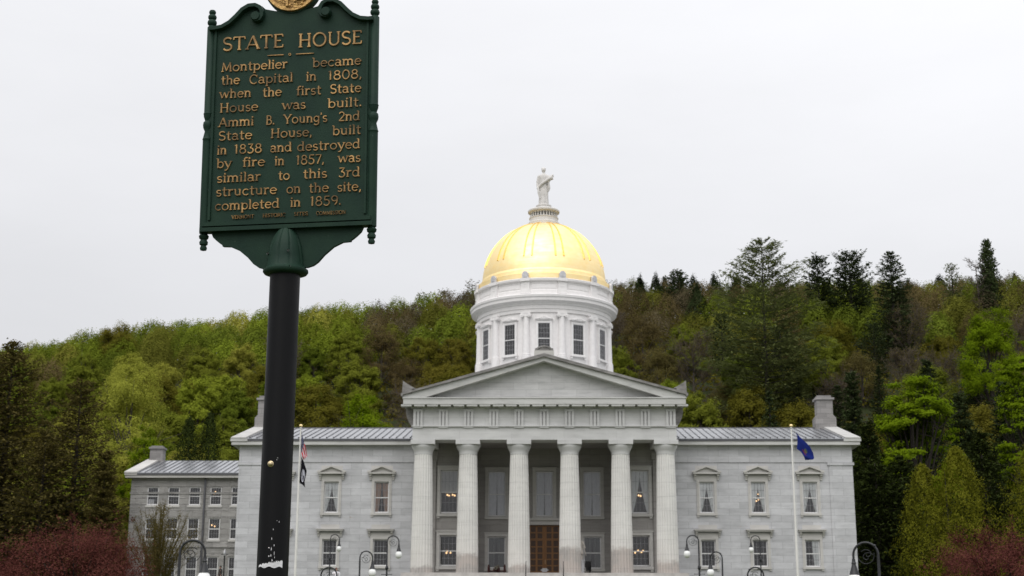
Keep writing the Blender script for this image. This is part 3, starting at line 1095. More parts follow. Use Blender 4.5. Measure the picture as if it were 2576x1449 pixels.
# --- drum and dome
DY = 15.0
q = MB()
q.lathe([(6.60, 12.0), (6.55, 17.0), (6.42, 17.3), (6.36, 17.4), (6.36, 22.62)], 96, (0, DY, 0))
drum = q.build('drum', M['white'], house, 30)
q = MB()
q.lathe([(6.36, 22.625), (6.50, 22.63), (6.52, 22.95), (6.60, 22.97), (6.62, 23.28), (6.72, 23.34), (6.78, 23.48), (7.08, 23.62), (7.16, 23.66), (7.18, 23.90), (7.27, 24.0), (7.30, 24.20),
         (7.22, 24.28), (6.72, 24.36), (6.62, 24.40)], 120, (0, DY, 0))
put('drum_cornice', q.mesh('drum_cornice', M['white'], 30), house).location = Vector((0, 0, 0)) - Vector(BASE)
q = MB()
q.lathe([(6.64, 24.405), (6.70, 24.42), (6.70, 24.75), (6.62, 24.82), (6.60, 25.55), (6.70, 25.62), (6.86, 25.68), (6.88, 25.86), (6.80, 25.92), (6.30, 25.95)], 120, (0, DY, 0))
pn = MB()
for k in range(12):
    a = math.radians(15 + 30 * k)
    o0 = len(q.v)
    q.box(-0.46, 0.46, -6.86, -6.5, 24.41, 24.80)
    q.box(-0.40, 0.40, -6.80, -6.5, 24.803, 25.60)
    q.box(-0.48, 0.48, -6.98, -6.5, 25.603, 25.90)
    q.xf(Matrix.Translation((0, DY, 0)) @ Matrix.Rotation(a, 4, 'Z'), o0)
    o0 = len(pn.v)
    for zz in (25.05, 25.30):
        pn.box(-0.16, 0.16, -6.825, -6.79, zz, zz + 0.16)
    pn.xf(Matrix.Translation((0, DY, 0)) @ Matrix.Rotation(a, 4, 'Z'), o0)
    for j in range(14):                                                        # moulded field between the pedestals
        for zz in (24.93, 25.40):
            o0 = len(pn.v)
            pn.box(-0.07, 0.07, -6.645, -6.55, zz, zz + 0.05)
            pn.xf(Matrix.Translation((0, DY, 0)) @ Matrix.Rotation(a + math.radians(6.0 + 18.0 * j / 13), 4, 'Z'), o0)
    for e in (5.4, 24.6):
        o0 = len(pn.v)
        pn.box(-0.035, 0.035, -6.645, -6.55, 24.93, 25.45)
        pn.xf(Matrix.Translation((0, DY, 0)) @ Matrix.Rotation(a + math.radians(e), 4, 'Z'), o0)
par = put('parapet', q.mesh('parapet', M['white'], 30), house)
par.location = Vector((0, 0, 0)) - Vector(BASE)
put('panel_moulding', pn.mesh('panel_moulding', M['white']), par)
# engaged Ionic columns
e = MB()
e.lathe([(0.46, 17.2), (0.44, 18.30), (0.44, 18.42), (0.40, 18.46), (0.42, 18.56), (0.36, 18.62), (0.335, 19.6), (0.315, 21.0), (0.285, 22.05), (0.285, 22.2)], 24)
cm = e.mesh('pilaster', M['white'], 40)
e = MB()
e.box(-0.46, 0.46, -0.33, 0.35, 22.50, 22.622)
e.box(-0.34, 0.34, -0.30, 0.30, 22.20, 22.497)
for s in (-1, 1):
    o0 = len(e.v)
    e.lathe([(0.05, -0.36), (0.185, -0.36), (0.185, 0.3)], 18)
    e.lathe([(0.02, -0.40), (0.07, -0.39), (0.08, -0.355)], 12)
    e.xf(Matrix.Translation((s * 0.36, 0, 22.32)) @ Matrix.Rotation(math.radians(-90), 4, 'X'), o0)
vm = e.mesh('capital', M['white'], 40)
hoodm, swm = MB(), MB()
hoodm.prism([(-0.62, 0.62), (0.62, 0.62), (0.84, 0.70), (0.84, 0.78), (0.5, 0.86), (0.28, 1.0), (0, 1.10), (-0.28, 1.0), (-0.5, 0.86), (-0.84, 0.78), (-0.84, 0.70)], -0.16, 0.2)
hoodm.prism([(-0.78, 0.72), (0.78, 0.72), (0.80, 0.79), (0.45, 0.83), (0.22, 0.96), (0, 1.04), (-0.22, 0.96), (-0.45, 0.83), (-0.80, 0.79)], -0.24, -0.162)
for k in range(5):
    hoodm.ball((-0.4 + 0.2 * k, -0.25, 0.79 + 0.13 * (1 - abs(k - 2) / 2)), 0.055, 8)
hmz = hoodm.mesh('hood', M['white'], 40)
for t in (-1, 1):
    swm.box(*sorted((t * 0.603, t * 0.76)), -0.07, 0.2, 0.0, 3.1)
swm.box(-0.76, 0.76, -0.072, 0.2, 3.003, 3.2)
swm.box(-0.86, 0.86, -0.17, 0.2, -0.16, -0.003)
for t in (-1, 1):
    swm.box(t * 0.74 - 0.08, t * 0.74 + 0.08, -0.12, 0.2, -0.36, -0.163)
swz = swm.mesh('surround', M['white'], None)
for k in range(12):
    a = math.radians(15 + 30 * k)
    o = put('pilaster', cm, house, (6.46 * math.sin(a), DY - 6.46 * math.cos(a), 0), a)
    put('capital', vm, o)
    a = math.radians(30 * k)
    R_ = 6.395
    X, Y = R_ * math.sin(a), DY - R_ * math.cos(a)
    wo_ = window(house, X, Y, 18.62, 1.20, 3.0, None, rz=a, key='drum', sashkw=dict(bar=0.06, nv=3, nh=2, nh2=2, mun=0.022), room=0.105, inset=-0.10)
    put('surround', swz, wo_, (0, 0.06, 0))
    put('hood', hmz, wo_, (0, 0.06, 2.6))
# dome
q = MB()
dz, da, dc = 26.9, 6.12, 6.22
pr = [(6.62, 25.92), (6.66, 26.0), (6.66, 26.45), (6.55, 26.52), (6.30, 26.56), (6.26, 26.9), (6.20, 26.95), (6.17, 27.05), (da, 27.12)]
for k in range(3, 61):
    t = k / 60 * math.radians(77)
    pr.append((da * math.cos(t), dz + dc * math.sin(t)))
q.lathe(pr, 144, (0, DY, 0), None, True)
dome = put('dome', q.mesh('dome', M['gold'], 25), house)
dome.location = Vector((0, 0, 0)) - Vector(BASE)
rb = MB()
for k in range(12):
    a0 = math.radians(15 + 30 * k)
    for side in (-1, 1):
        o = len(rb.v)
        ns = 36
        for j in range(ns + 1):
            t = math.radians(13.5 + (75.5 - 13.5) * j / ns)
            a = a0 + side * math.radians(3.9)
            wd = 0.10 * (0.5 + 0.5 * math.cos(t))
            rr = da * math.cos(t)
            zc = dz + dc * math.sin(t)
            nx_, nz_ = math.cos(t), math.sin(t)
            for (dw, dn) in ((-wd, -0.02), (-wd * 0.55, 0.075), (wd * 0.55, 0.075), (wd, -0.02)):
                r_ = rr + nx_ * dn
                rb.v.append((r_ * math.sin(a) + dw * math.cos(a), DY - r_ * math.cos(a) + dw * math.sin(a), zc + nz_ * dn))
        for j in range(ns):
            for i in range(3):
                b0 = o + j * 4 + i
                rb.f.append((b0, b0 + 1, b0 + 5, b0 + 4))
        rb.f.append((o, o + 1, o + 2, o + 3))
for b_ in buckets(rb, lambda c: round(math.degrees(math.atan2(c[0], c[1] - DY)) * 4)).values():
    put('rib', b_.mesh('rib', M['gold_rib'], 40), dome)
an = MB()
for k in range(12):
    a = math.radians(15 + 30 * k)
    o0 = len(an.v)
    pts = [(-0.31, 25.9), (0.31, 25.9), (0.31, 26.28)] + [(0.31 * math.cos(u), 26.28 + 0.31 * math.sin(u)) for u in np.linspace(0, math.pi, 10)[1:]]
    an.prism(pts, -6.92, -6.70)
    pts2 = [(-0.20, 25.98), (0.20, 25.98), (0.20, 26.27)] + [(0.20 * math.cos(u), 26.27 + 0.21 * math.sin(u)) for u in np.linspace(0, math.pi, 10)[1:]]
    an.prism(pts2, -6.96, -6.925)
    an.box(-0.03, 0.03, -6.99, -6.965, 26.0, 26.46)
    an.xf(Matrix.Translation((0, DY, 0)) @ Matrix.Rotation(a, 4, 'Z'), o0)
for b_ in buckets(an, lambda c: round(math.degrees(math.atan2(c[0], c[1] - DY)) / 30 - 0.5)).values():
    put('antefix', b_.mesh('antefix', M['lead'], None), dome)
# lantern balcony
q = MB()
q.lathe([(1.60, 32.75), (1.60, 33.22), (1.52, 33.30), (1.44, 33.34), (1.42, 33.68), (1.47, 33.72), (1.47, 33.80), (0.40, 33.805)], 64, (0, DY, 0))
q.lathe([(0.42, 33.80), (0.42, 34.30)], 24, (0, DY, 0))
q.lathe([(1.30, 34.26), (1.42, 34.28), (1.58, 34.38), (1.60, 34.52), (1.52, 34.62), (0.9, 34.68), (0.74, 34.72), (0.72, 35.00), (0.78, 35.04), (0.78, 35.12), (0.62, 35.14), (0.60, 35.26)], 64, (0, DY, 0))
lan = put('lantern', q.mesh('lantern', M['lantern'], 30), house)
lan.location = Vector((0, 0, 0)) - Vector(BASE)
q = MB()
for k in range(28):
    a = 2 * math.pi * k / 28
    q.lathe([(0.075, 33.80), (0.05, 33.86), (0.085, 33.98), (0.04, 34.12), (0.06, 34.20), (0.11, 34.29)], 8, (1.31 * math.cos(a), DY + 1.31 * math.sin(a), 0))
for b_ in buckets(q, lambda c: round(math.degrees(math.atan2(c[0], c[1] - DY)))).values():
    put('baluster', b_.mesh('baluster', M['lantern'], 60), lan)

# --- statue of a robed woman holding a sheaf
st = MB()
z0 = 35.25
ns = 96
lev = [(0.0, 0.47, 0.40), (0.25, 0.48, 0.42), (0.8, 0.45, 0.39), (1.4, 0.46, 0.37), (1.9, 0.46, 0.34), (2.3, 0.42, 0.30), (2.55, 0.44, 0.30), (2.85, 0.50, 0.31), (3.05, 0.53, 0.28), (3.18, 0.44, 0.24), (3.26, 0.22, 0.18), (3.32, 0.15, 0.15), (3.46, 0.14, 0.15)]
o = len(st.v)
for j, (h, rx, ry) in enumerate(lev):
    for i in range(ns):
        a = 2 * math.pi * i / ns
        fold = 1 + (0.075 * math.sin(13 * a + 1.2 * math.sin(3 * a) + h * 0.9) + 0.04 * math.sin(7 * a - h)) * max(0.0, min(1.0, (2.6 - h) / 0.8)) + 0.03 * math.sin(9 * a + 3 * h) * (1 if 2.3 < h < 3.1 else 0)
        st.v.append((rx * fold * math.cos(a), DY + ry * fold * math.sin(a), z0 + h))
for j in range(len(lev) - 1):
    for i in range(ns):
        k = (i + 1) % ns
        st.f.append((o + j * ns + i, o + j * ns + k, o + (j + 1) * ns + k, o + (j + 1) * ns + i))
st.f.append(tuple(o + i for i in range(ns - 1, -1, -1)))
st.f.append(tuple(o + (len(lev) - 1) * ns + i for i in range(ns)))
st.ball((0, DY - 0.03, z0 + 3.68), 0.215, 20, 1.22)                              # head
st.ball((0, DY - 0.235, z0 + 3.66), 0.05, 8)                                     # nose
st.ball((0, DY + 0.03, z0 + 3.82), 0.235, 16, 0.75)                              # hair
st.ball((0, DY + 0.22, z0 + 3.72), 0.13, 12)                                     # chignon
st.tube([(-0.46, DY, z0 + 3.08), (-0.58, DY - 0.03, z0 + 2.5), (-0.62, DY - 0.10, z0 + 2.1), (-0.60, DY - 0.22, z0 + 1.72)], [0.17, 0.15, 0.12, 0.085], 12)
st.ball((-0.60, DY - 0.24, z0 + 1.64), 0.11, 10)
st.tube([(0.46, DY, z0 + 3.08), (0.60, DY - 0.08, z0 + 2.62), (0.52, DY - 0.34, z0 + 2.42), (0.34, DY - 0.44, z0 + 2.50)], [0.17, 0.15, 0.13, 0.09], 12)
st.tube([(-0.62, DY - 0.28, z0 + 1.66), (-0.2, DY - 0.42, z0 + 2.10), (0.3, DY - 0.46, z0 + 2.46), (0.58, DY - 0.42, z0 + 2.66), (0.82, DY - 0.36, z0 + 2.78)], [0.07, 0.12, 0.14, 0.20, 0.27], 12)   # sheaf
rng = random.Random(4)
for k in range(26):                                                              # ears of grain
    a, b_ = rng.uniform(-0.24, 0.24), rng.uniform(-0.22, 0.22)
    st.tube([(0.72, DY - 0.38 + b_ * 0.5, z0 + 2.74 + a * 0.6), (0.95 + rng.uniform(-0.1, 0.1), DY - 0.36 + b_, z0 + 2.82 + a * 1.2)], [0.06, 0.035], 6)
st.tube([(-0.55, DY - 0.30, z0 + 1.75), (-0.50, DY - 0.36, z0 + 1.2), (-0.40, DY - 0.40, z0 + 0.55)], [0.10, 0.13, 0.05], 10)   # falling drapery
st.tube([(0.48, DY - 0.30, z0 + 2.35), (0.55, DY - 0.26, z0 + 1.7), (0.50, DY - 0.22, z0 + 1.35)], [0.11, 0.13, 0.06], 10)
so = st.build('statue', M['statue'], None, 60)
rm_ = so.modifiers.new('one_skin', 'REMESH')
rm_.mode = 'VOXEL'
rm_.voxel_size = 0.035
rm_.use_smooth_shade = True
tag(so, 'pale statue of a robed woman holding a sheaf on top of the dome lantern', 'statue')

# ------------------------------------------------------------------ rock-faced rear annex
AY = 25.0
ab = thing('stone_annex', 'rough grey stone annex with small windows set back behind the left wing', 'building', (-36.0, AY, -4.0), world_parts=True)
AX0, AX1 = -42.75, -27.0
a_top = at(315, 1192, AY)[2]                      # eaves
a_fas = at(322, 1203, AY)[2]
wx = [float(at(p_, 1250, AY)[0]) for p_ in (384, 436.5, 489.5, 542.5, 596)]
wtop = [at(480, y_, AY)[2] for y_ in (1225, 1303, 1400)]
wh = [at(480, 1225, AY)[2] - at(480, 1271, AY)[2], at(480, 1303, AY)[2] - at(480, 1357, AY)[2], 2.45]
aw = 1.20
hol = []
for r_ in range(3):
    for x in wx:
        hol.append((x - aw / 2, x + aw / 2, wtop[r_] - wh[r_], wtop[r_]))
q = MB()
wall_panel(q, AX0, AX1, -4.5, a_fas, AY, hol, 0.3)
q.quad((AX0, AY + 16, -4.5), (AX0, AY, -4.5), (AX0, AY, a_fas), (AX0, AY + 16, a_fas))
q.prism([(AY + 0.02, a_fas - 0.3), (AY + 16, a_fas - 0.3), (AY + 16, a_top), (AY + 8, a_top + 2.3), (AY + 0.02, a_top)], AX0 + 0.01, AX0 + 0.6, 'yz')
q.box(AX0 - 0.06, AX1, AY - 0.06, AY + 0.1, 7.3, 7.48)
q.box(AX0 - 0.08, AX1, AY - 0.09, AY + 0.1, wtop[2] + 0.9, wtop[2] + 1.15)
q.build('wall', M['rock'], ab)
q = MB()
q.box(AX0 - 0.55, AX1, AY - 0.6, AY + 0.3, a_fas, a_fas + 0.26)
q.prism([(AY - 0.75, a_top), (AY + 16.6, a_top), (AY + 8, a_top + 2.62), (AY - 0.75, a_top + 0.14)], AX0 - 0.62, AX0 + 0.7, 'yz')
q.box(AX0 - 0.6, AX0 + 0.7, AY - 0.7, AY + 0.3, a_fas + 0.264, a_top - 0.002)
for x in wx:
    for r_ in range(3):
        q.box(x - aw / 2 - 0.1, x + aw / 2 + 0.1, AY - 0.08, AY + 0.2, wtop[r_] - wh[r_] - 0.22, wtop[r_] - wh[r_] - 0.002)
build_each('cornice', q, M['trim'], ab, lambda c: 0 if c[2] > a_fas else (round(c[0] * 2), round(c[2])))
q = MB()
q.box(AX0 + 0.71, AX1, AY - 0.7, AY + 0.3, a_fas + 0.264, a_top - 0.02)
q.build('gutter', M['gutter'], ab)
q = MB()
q.prism([(AY - 0.7, a_top), (AY - 0.7, a_top + 0.06), (AY + 8, a_top + 2.42), (AY + 16, a_top)], AX0 + 0.71, AX1, 'yz')
ar = q.build('roof', M['roof'], ab)
q = MB()
for k in range(26):
    x = AX0 + 0.9 + k * 0.62
    if x < AX1:
        q.prism([(AY - 0.71, a_top + 0.05), (AY - 0.71, a_top + 0.12), (AY + 8, a_top + 2.49), (AY + 8, a_top + 2.40)], x - 0.02, x + 0.02, 'yz')
put('seam', q.mesh('seam', M['seam']), ar)
q = MB()
c0 = at(377, 1160, AY + 8)
c1 = at(414, 1165, AY + 8)
ct = at(395, 1123, AY + 8)[2]
q.prism([(c0[0] - 0.05, c0[2] - 1.2), (c1[0] + 0.1, c0[2] - 1.2), (c1[0] - 0.05, c0[2] + 0.05), (c0[0] + 0.1, c0[2] + 0.15)], AY + 7.2, AY + 8.8)
q.box(c0[0] + 0.12, c1[0] - 0.1, AY + 7.4, AY + 8.6, c0[2] - 0.4, ct - 0.36)
q.box(c0[0], c1[0], AY + 7.25, AY + 8.75, ct - 0.358, ct - 0.16)
q.box(c0[0] + 0.2, c1[0] - 0.2, AY + 7.5, AY + 8.5, ct - 0.158, ct)
q.build('chimney', M['chimney'], ab)
xp = float(at(515, 1250, AY)[0])
MB().tube([(xp, AY - 0.14, a_fas + 0.2), (xp, AY - 0.14, -4.2)], 0.10, 10).build('downpipe', M['seam'], ab)
for r_ in range(3):
    for i, x in enumerate(wx):
        lab = None
        if (r_, i) == (0, 0):
            lab = 'window with a pale sheet behind its lower sash'
        o = window(ab, x, AY, wtop[r_] - wh[r_], aw, wh[r_], None, key='annex%d' % r_, sashkw=dict(bar=0.10, mun=0.018), inset=0.1, label=lab)
        if lab:
            put('paper_sheet', MB().box(-0.45, 0.12, 0.12, 0.13, 0.14, 0.62).mesh('paper_sheet', M['paper']), o)

# ------------------------------------------------------------------ chandeliers seen through windows


def chandelier(pts, Y, label, scale=1.0):
    P = [at(x, y, Y) for x, y in pts]
    c = np.mean(P, axis=0)
    t = thing('chandelier', label, 'chandelier', tuple(c + np.array([0, 0, 0.25])), group='lit chandeliers inside the windows', world_parts=True)
    arm = MB()
    arm.tube([tuple(c + np.array([0, 0.08, 0.30])), tuple(c + np.array([0, 0.08, -0.12]))], 0.022, 6)
    for p_ in P:
        arm.tube([tuple(c + np.array([0, 0.08, -0.12])), tuple(p_ + np.array([0, 0.04, -0.16])), tuple(p_ + np.array([0, 0, -0.05]))], 0.014, 5)
    arm.build('arm', M['gunmetal'], t)
    for p_ in P:
        put('bulb', cached(('bulb', scale), lambda: MB().ball((0, 0, 0), 0.068 * scale, 12, 1.15).mesh('bulb', M['bulb'], 180)), t, tuple(p_))


def Z6(a, b):
    return ((1480 + a / 2.26) / 1.4907, (1640 + b / 2.26) / 1.4907)


chandelier([Z6(446, 488), Z6(461, 494), Z6(492, 487), Z6(509, 493)], 0.55, 'lit chandelier below the half drawn grey blind')
chandelier([Z6(446, 965), Z6(438, 980), Z6(473, 978)], 0.55, 'lit chandelier in the lower window behind the left end columns')
chandelier([Z6(2067, 492), Z6(2085, 497)], 0.40, 'two chandelier bulbs glowing in the upper window beside the right end column')
chandelier([Z6(2038, 978), Z6(2063, 960), Z6(2091, 973), Z6(2106, 962)], 0.55, 'four bulb chandelier in the lower window beside the right end column')
chandelier([((2520 + 649 / 2.013) / 1.4907, (1440 + 832 / 2.013) / 1.4907), ((2520 + 637 / 2.013) / 1.4907, (1440 + 884 / 2.013) / 1.4907), ((2520 + 652 / 2.013) / 1.4907, (1440 + 874 / 2.013) / 1.4907)], 0.32,
           'lit chandelier between sheers in the middle upper window of the right wing', 0.8)
chandelier([(542, 1238), (539, 1241)], 25.45, 'orange lamp glowing in the top row annex window beside the downpipe', 1.2)
chandelier([(533, 1321), (540, 1324)], 25.45, 'orange lamp glowing in the middle row annex window beside the downpipe', 1.1)

# ------------------------------------------------------------------ porch furniture
cx0, cx1 = Z6(797, 1100)[0], Z6(797 + 128, 1100)[0]
cn_x = float(at((1780 + 600 / 7.244) / 1.4907, 1440, 0.5)[0])
t = thing('field_cannon', 'small field cannon on dark red wheels pointing out from the porch', 'cannon', (cn_x, 0.5, FLOOR), math.radians(-6))
for s in (-1, 1):
    q = MB()
    o0 = len(q.v)
    rim = [(0.52 * math.cos(a), 0.52 * math.sin(a)) for a in np.linspace(0, 2 * math.pi, 29)]
    q.tube([(0, y_, z_ + 0.54) for y_, z_ in rim], 0.04, 6, False)
    for k in range(12):
        a = 2 * math.pi * k / 12
        q.tube([(0, 0.09 * math.cos(a), 0.54 + 0.09 * math.sin(a)), (0, 0.5 * math.cos(a), 0.54 + 0.5 * math.sin(a))], 0.022, 5)
    q.tube([(-0.12, 0, 0.54), (0.12, 0, 0.54)], 0.09, 10)
    q.xf(Matrix.Translation((s * 0.68, 0, 0)))
    q.build('wheel', M['carriage'], t)
q = MB()
q.tube([(-0.66, 0, 0.54), (0.66, 0, 0.54)], 0.06, 8)
for s in (-1, 1):
    q.prism([(-0.45, 0.48), (0.35, 0.62), (0.35, 0.78), (-0.2, 0.80), (-0.5, 0.62), (1.7, 0.05), (1.75, 0.12)][:5], *sorted((s * 0.16, s * 0.24)), 'yz')
q.prism([(0.2, 0.5), (1.9, 0.02), (1.95, 0.16), (0.3, 0.72)], -0.16, 0.16, 'yz')
q.build('carriage', M['carriage'], t)
q = MB()
q.lathe([(0.001, -0.02), (0.06, 0.0), (0.07, 0.06), (0.17, 0.12), (0.175, 0.35), (0.14, 0.4), (0.12, 1.05), (0.10, 1.35), (0.145, 1.42), (0.145, 1.5), (0.075, 1.505), (0.07, 1.2)], 24, cap=False)
q.xf(Matrix.Translation((0, 0.75, 0.92)) @ Matrix.Rotation(math.radians(97), 4, 'X'))
q.build('barrel', M['gunmetal'], t, 40)

px_ = (2120 + 492 / 7.156) / 1.4907
sx = float(at(px_, 1430, -0.4)[0]) - 0.30
t = thing('marble_statue', 'pale marble statue on a grey pedestal mostly hidden behind a portico column', 'statue', (sx, -0.4, FLOOR))
q = MB()
q.box(-0.40, 0.40, -0.4, 0.4, 0.0, 0.12)
q.box(-0.34, 0.34, -0.34, 0.34, 0.123, 1.32)
q.box(-0.40, 0.40, -0.4, 0.4, 1.323, 1.42)
q.build('pedestal', M['lead'], t)
q = MB()
for j, (h, rx, ry) in enumerate([(1.42, 0.22, 0.2)]):
    pass
for s in (-1, 1):
    q.tube([(s * 0.13, 0, 1.42), (s * 0.13, -0.02, 1.85), (s * 0.10, 0.0, 2.35)], [0.09, 0.085, 0.12], 10)
    q.ball((s * 0.13, -0.07, 1.46), 0.09, 8)
q.lathe([(0.20, 2.25), (0.21, 2.45), (0.19, 2.6), (0.24, 2.85), (0.25, 2.98), (0.10, 3.06), (0.075, 3.14)], 20, mod=lambda a, z: 1 - 0.25 * abs(math.sin(a)))
q.lathe([(0.30, 1.9), (0.26, 2.3), (0.205, 2.52)], 20, mod=lambda a, z: 1 + 0.05 * math.sin(8 * a))
q.ball((0, -0.01, 3.24), 0.115, 14, 1.25)
q.tube([(0.23, 0, 2.93), (0.36, -0.06, 2.62), (0.44, -0.18, 2.38)], [0.085, 0.07, 0.05], 10)
q.tube([(-0.23, 0, 2.93), (-0.38, -0.04, 2.6), (-0.3, -0.2, 2.4)], [0.085, 0.07, 0.05], 10)
q.tube([(0.30, -0.12, 2.55), (0.52, -0.2, 1.75)], [0.04, 0.03], 6)
mo = q.build('figure', M['marble'], t, 60)
rm_ = mo.modifiers.new('one_skin', 'REMESH')
rm_.mode, rm_.voxel_size, rm_.use_smooth_shade = 'VOXEL', 0.022, True

px_ = (2120 + 625 / 7.156) / 1.4907
t = thing('display_stand', 'black display stand in front of the porch window right of the door', 'stand', (float(at(px_, 1440, 1.5)[0]), 1.5, FLOOR))
q = MB()
q.box(-0.23, 0.23, -0.03, 0.03, 0.62, 1.46)
q.xf(Matrix.Translation((0, 0, 0)) @ Matrix.Rotation(math.radians(-8), 4, 'X'))
q.build('board', M['jacket'], t)
q = MB()
q.tube([(0.1, 0.1, 0.05), (0.1, 0.0, 1.0)], 0.07, 8)
q.box(-0.18, 0.22, -0.1, 0.2, 0.0, 0.06)
q.build('foot', M['iron'], t)
for sx_, lb in ((1323, 'thin iron handrail post left of the entrance door'), (1417, 'thin iron handrail post right of the entrance door')):
    X = float(at(sx_, 1440, -7.0)[0])
    t = thing('handrail', lb.replace(' post', ' on the steps'), 'handrail', (X, -7.0, FLOOR))
    q = MB().tube([(0, 0, -0.5), (0, 0, 0.82), (0.04, 0.0, 0.88)], 0.028, 8)
    q.tube([(0, -3.2, -2.4), (0, -3.2, -1.0)], 0.028, 8)
    q.build('post', M['iron'], t)
    MB().tube([(0, 0.1, 0.84), (0, 0, 0.83), (0, -3.3, -0.95)], 0.026, 8).build('rail', M['iron'], t)

# ------------------------------------------------------------------ flagpoles and flags
FY = -22.0


def flagpole(px, label):
    top = at(px, 1071, FY)
    X, zt = float(top[0]), float(top[2])
    gz = ground_z(X, FY)
    t = thing('flagpole', label, 'flagpole', (X, FY, gz))
    H = zt - gz
    MB().lathe([(0.085, -0.4), (0.085, H * 0.3), (0.05, H - 0.28), (0.05, H - 0.2)], 16).build('shaft', M['steel_white'], t, 40)
    q = MB().lathe([(0.07, H - 0.2), (0.085, H - 0.16), (0.05, H - 0.1), (0.03, H - 0.08)], 12)
    q.tube([(0.0, -0.0, H - 0.2), (0.13, -0.02, H - 0.22)], 0.025, 6)
    q.build('truck', M['lead'], t, 40)
    MB().ball((0, 0, H), 0.125, 20, 0.85).build('finial', M['gold'], t, 180)
    MB().tube([(0.11, -0.03, H - 0.22), (0.13, -0.04, H * 0.5), (0.10, -0.03, 1.2)], 0.007, 5).build('halyard', M['steel_white'], t)
    return X


def cloth_patch(name, rows, mat, folds, label, cat, nu=36, nv=24, vspan=1.0):
    """rows: for v from hoist top to hoist bottom, a list of points along the fly in photo pixels with their depth offset"""
    me_v, uv = [], []
    for j in range(nv + 1):
        v = j / nv
        f = v * (len(rows) - 1)
        j0 = min(int(f), len(rows) - 2)
        tj = f - j0
        line = []
        for k in range(len(rows[0])):
            a, b_ = np.array(rows[j0][k], float), np.array(rows[j0 + 1][k], float)
            line.append(a + (b_ - a) * tj)
        for i in range(nu + 1):
            u = i / nu
            g_ = u * (len(line) - 1)
            i0 = min(int(g_), len(line) - 2)
            s = g_ - i0
            P = line[i0] + (line[i0 + 1] - line[i0]) * s
            y = FY - 0.03 + P[2] + folds * u * math.sin(u * 9 + v * 5)
            me_v.append(tuple(at(P[0], P[1], FY) + np.array([0, y - FY, 0])))
            uv.append((u, 1 - v * vspan))
    fs = []
    for j in range(nv):
        for i in range(nu):
            q_ = j * (nu + 1) + i
            fs.append((q_, q_ + 1, q_ + nu + 2, q_ + nu + 1))
    o0 = Vector(me_v[0])
    me = bpy.data.meshes.new(name)
    me.from_pydata([tuple(Vector(p_) - o0) for p_ in me_v], [], fs)
    lay = me.uv_layers.new(name='UVMap')
    for l in me.loops:
        lay.data[l.index].uv = uv[l.vertex_index]
    me.materials.append(mat)
    me.polygons.foreach_set('use_smooth', [True] * len(me.polygons))
    o = put(name, me)
    o.location = o0
    return tag(o, label, cat)


def flag_material(name, fn):
    mt = bpy.data.materials.new(name)
    mt.use_nodes = True
    nt = mt.node_tree
    nt.nodes.clear()
    uvn = N(nt, 'ShaderNodeUVMap')
    s = N(nt, 'ShaderNodeSeparateXYZ')
    L(nt, uvn.outputs[0], s.inputs[0])
    c = fn(nt, s.outputs[0], s.outputs[1], uvn.outputs[0])
    d = N(nt, 'ShaderNodeBsdfDiffuse')
    t = N(nt, 'ShaderNodeBsdfTranslucent')
    L(nt, c, d.inputs[0])
    L(nt, c, t.inputs[0])
    mx = N(nt, 'ShaderNodeMixShader', i_0=0.3)
    L(nt, d.outputs[0], mx.inputs[1])
    L(nt, t.outputs[0], mx.inputs[2])
    L(nt, mx.outputs[0], N(nt, 'ShaderNodeOutputMaterial').inputs[0])
    return mt


def usa(nt, u, v, uv):
    st_ = math_node(nt, 'MODULO', math_node(nt, 'FLOOR', math_node(nt, 'MULTIPLY', v, 13.0)), 2.0)
    c = mixc(nt, math_node(nt, 'GREATER_THAN', st_, 0.5), (0.52, 0.012, 0.03), (0.62, 0.60, 0.63))
    can = math_node(nt, 'MULTIPLY', math_node(nt, 'LESS_THAN', u, 0.4), math_node(nt, 'GREATER_THAN', v, 6 / 13))
    fu = math_node(nt, 'SUBTRACT', math_node(nt, 'FRACT', math_node(nt, 'MULTIPLY', u, 15.0)), 0.5)
    fv = math_node(nt, 'SUBTRACT', math_node(nt, 'FRACT', math_node(nt, 'MULTIPLY', v, 11.0)), 0.5)
    d2 = math_node(nt, 'ADD', math_node(nt, 'MULTIPLY', fu, fu), math_node(nt, 'MULTIPLY', fv, fv))
    star = mixc(nt, math_node(nt, 'LESS_THAN', d2, 0.06), (0.010, 0.014, 0.07), (0.5, 0.5, 0.54))
    return mixc(nt, can, c, star)


def blackflag(nt, u, v, uv):
    du = math_node(nt, 'MULTIPLY', math_node(nt, 'SUBTRACT', u, 0.5), 1.5)
    dv = math_node(nt, 'SUBTRACT', v, 0.48)
    d2 = math_node(nt, 'ADD', math_node(nt, 'MULTIPLY', du, du), math_node(nt, 'MULTIPLY', dv, dv))
    disc = math_node(nt, 'LESS_THAN', d2, 0.075)
    # dark bowed head and tower in front of the white disc
    hu = math_node(nt, 'MULTIPLY', math_node(nt, 'SUBTRACT', u, 0.55), 1.5)
    hv = math_node(nt, 'SUBTRACT', v, 0.44)
    h2 = math_node(nt, 'ADD', math_node(nt, 'MULTIPLY', hu, hu), math_node(nt, 'MULTIPLY', hv, hv))
    head = math_node(nt, 'LESS_THAN', h2, 0.012)
    twr = math_node(nt, 'MULTIPLY', math_node(nt, 'LESS_THAN', math_node(nt, 'ABSOLUTE', math_node(nt, 'SUBTRACT', u, 0.40)), 0.025), math_node(nt, 'GREATER_THAN', v, 0.4))
    pale = math_node(nt, 'SUBTRACT', disc, math_node(nt, 'MAXIMUM', head, twr), True)
    return mixc(nt, pale, (0.012, 0.012, 0.015), (0.60, 0.60, 0.68))


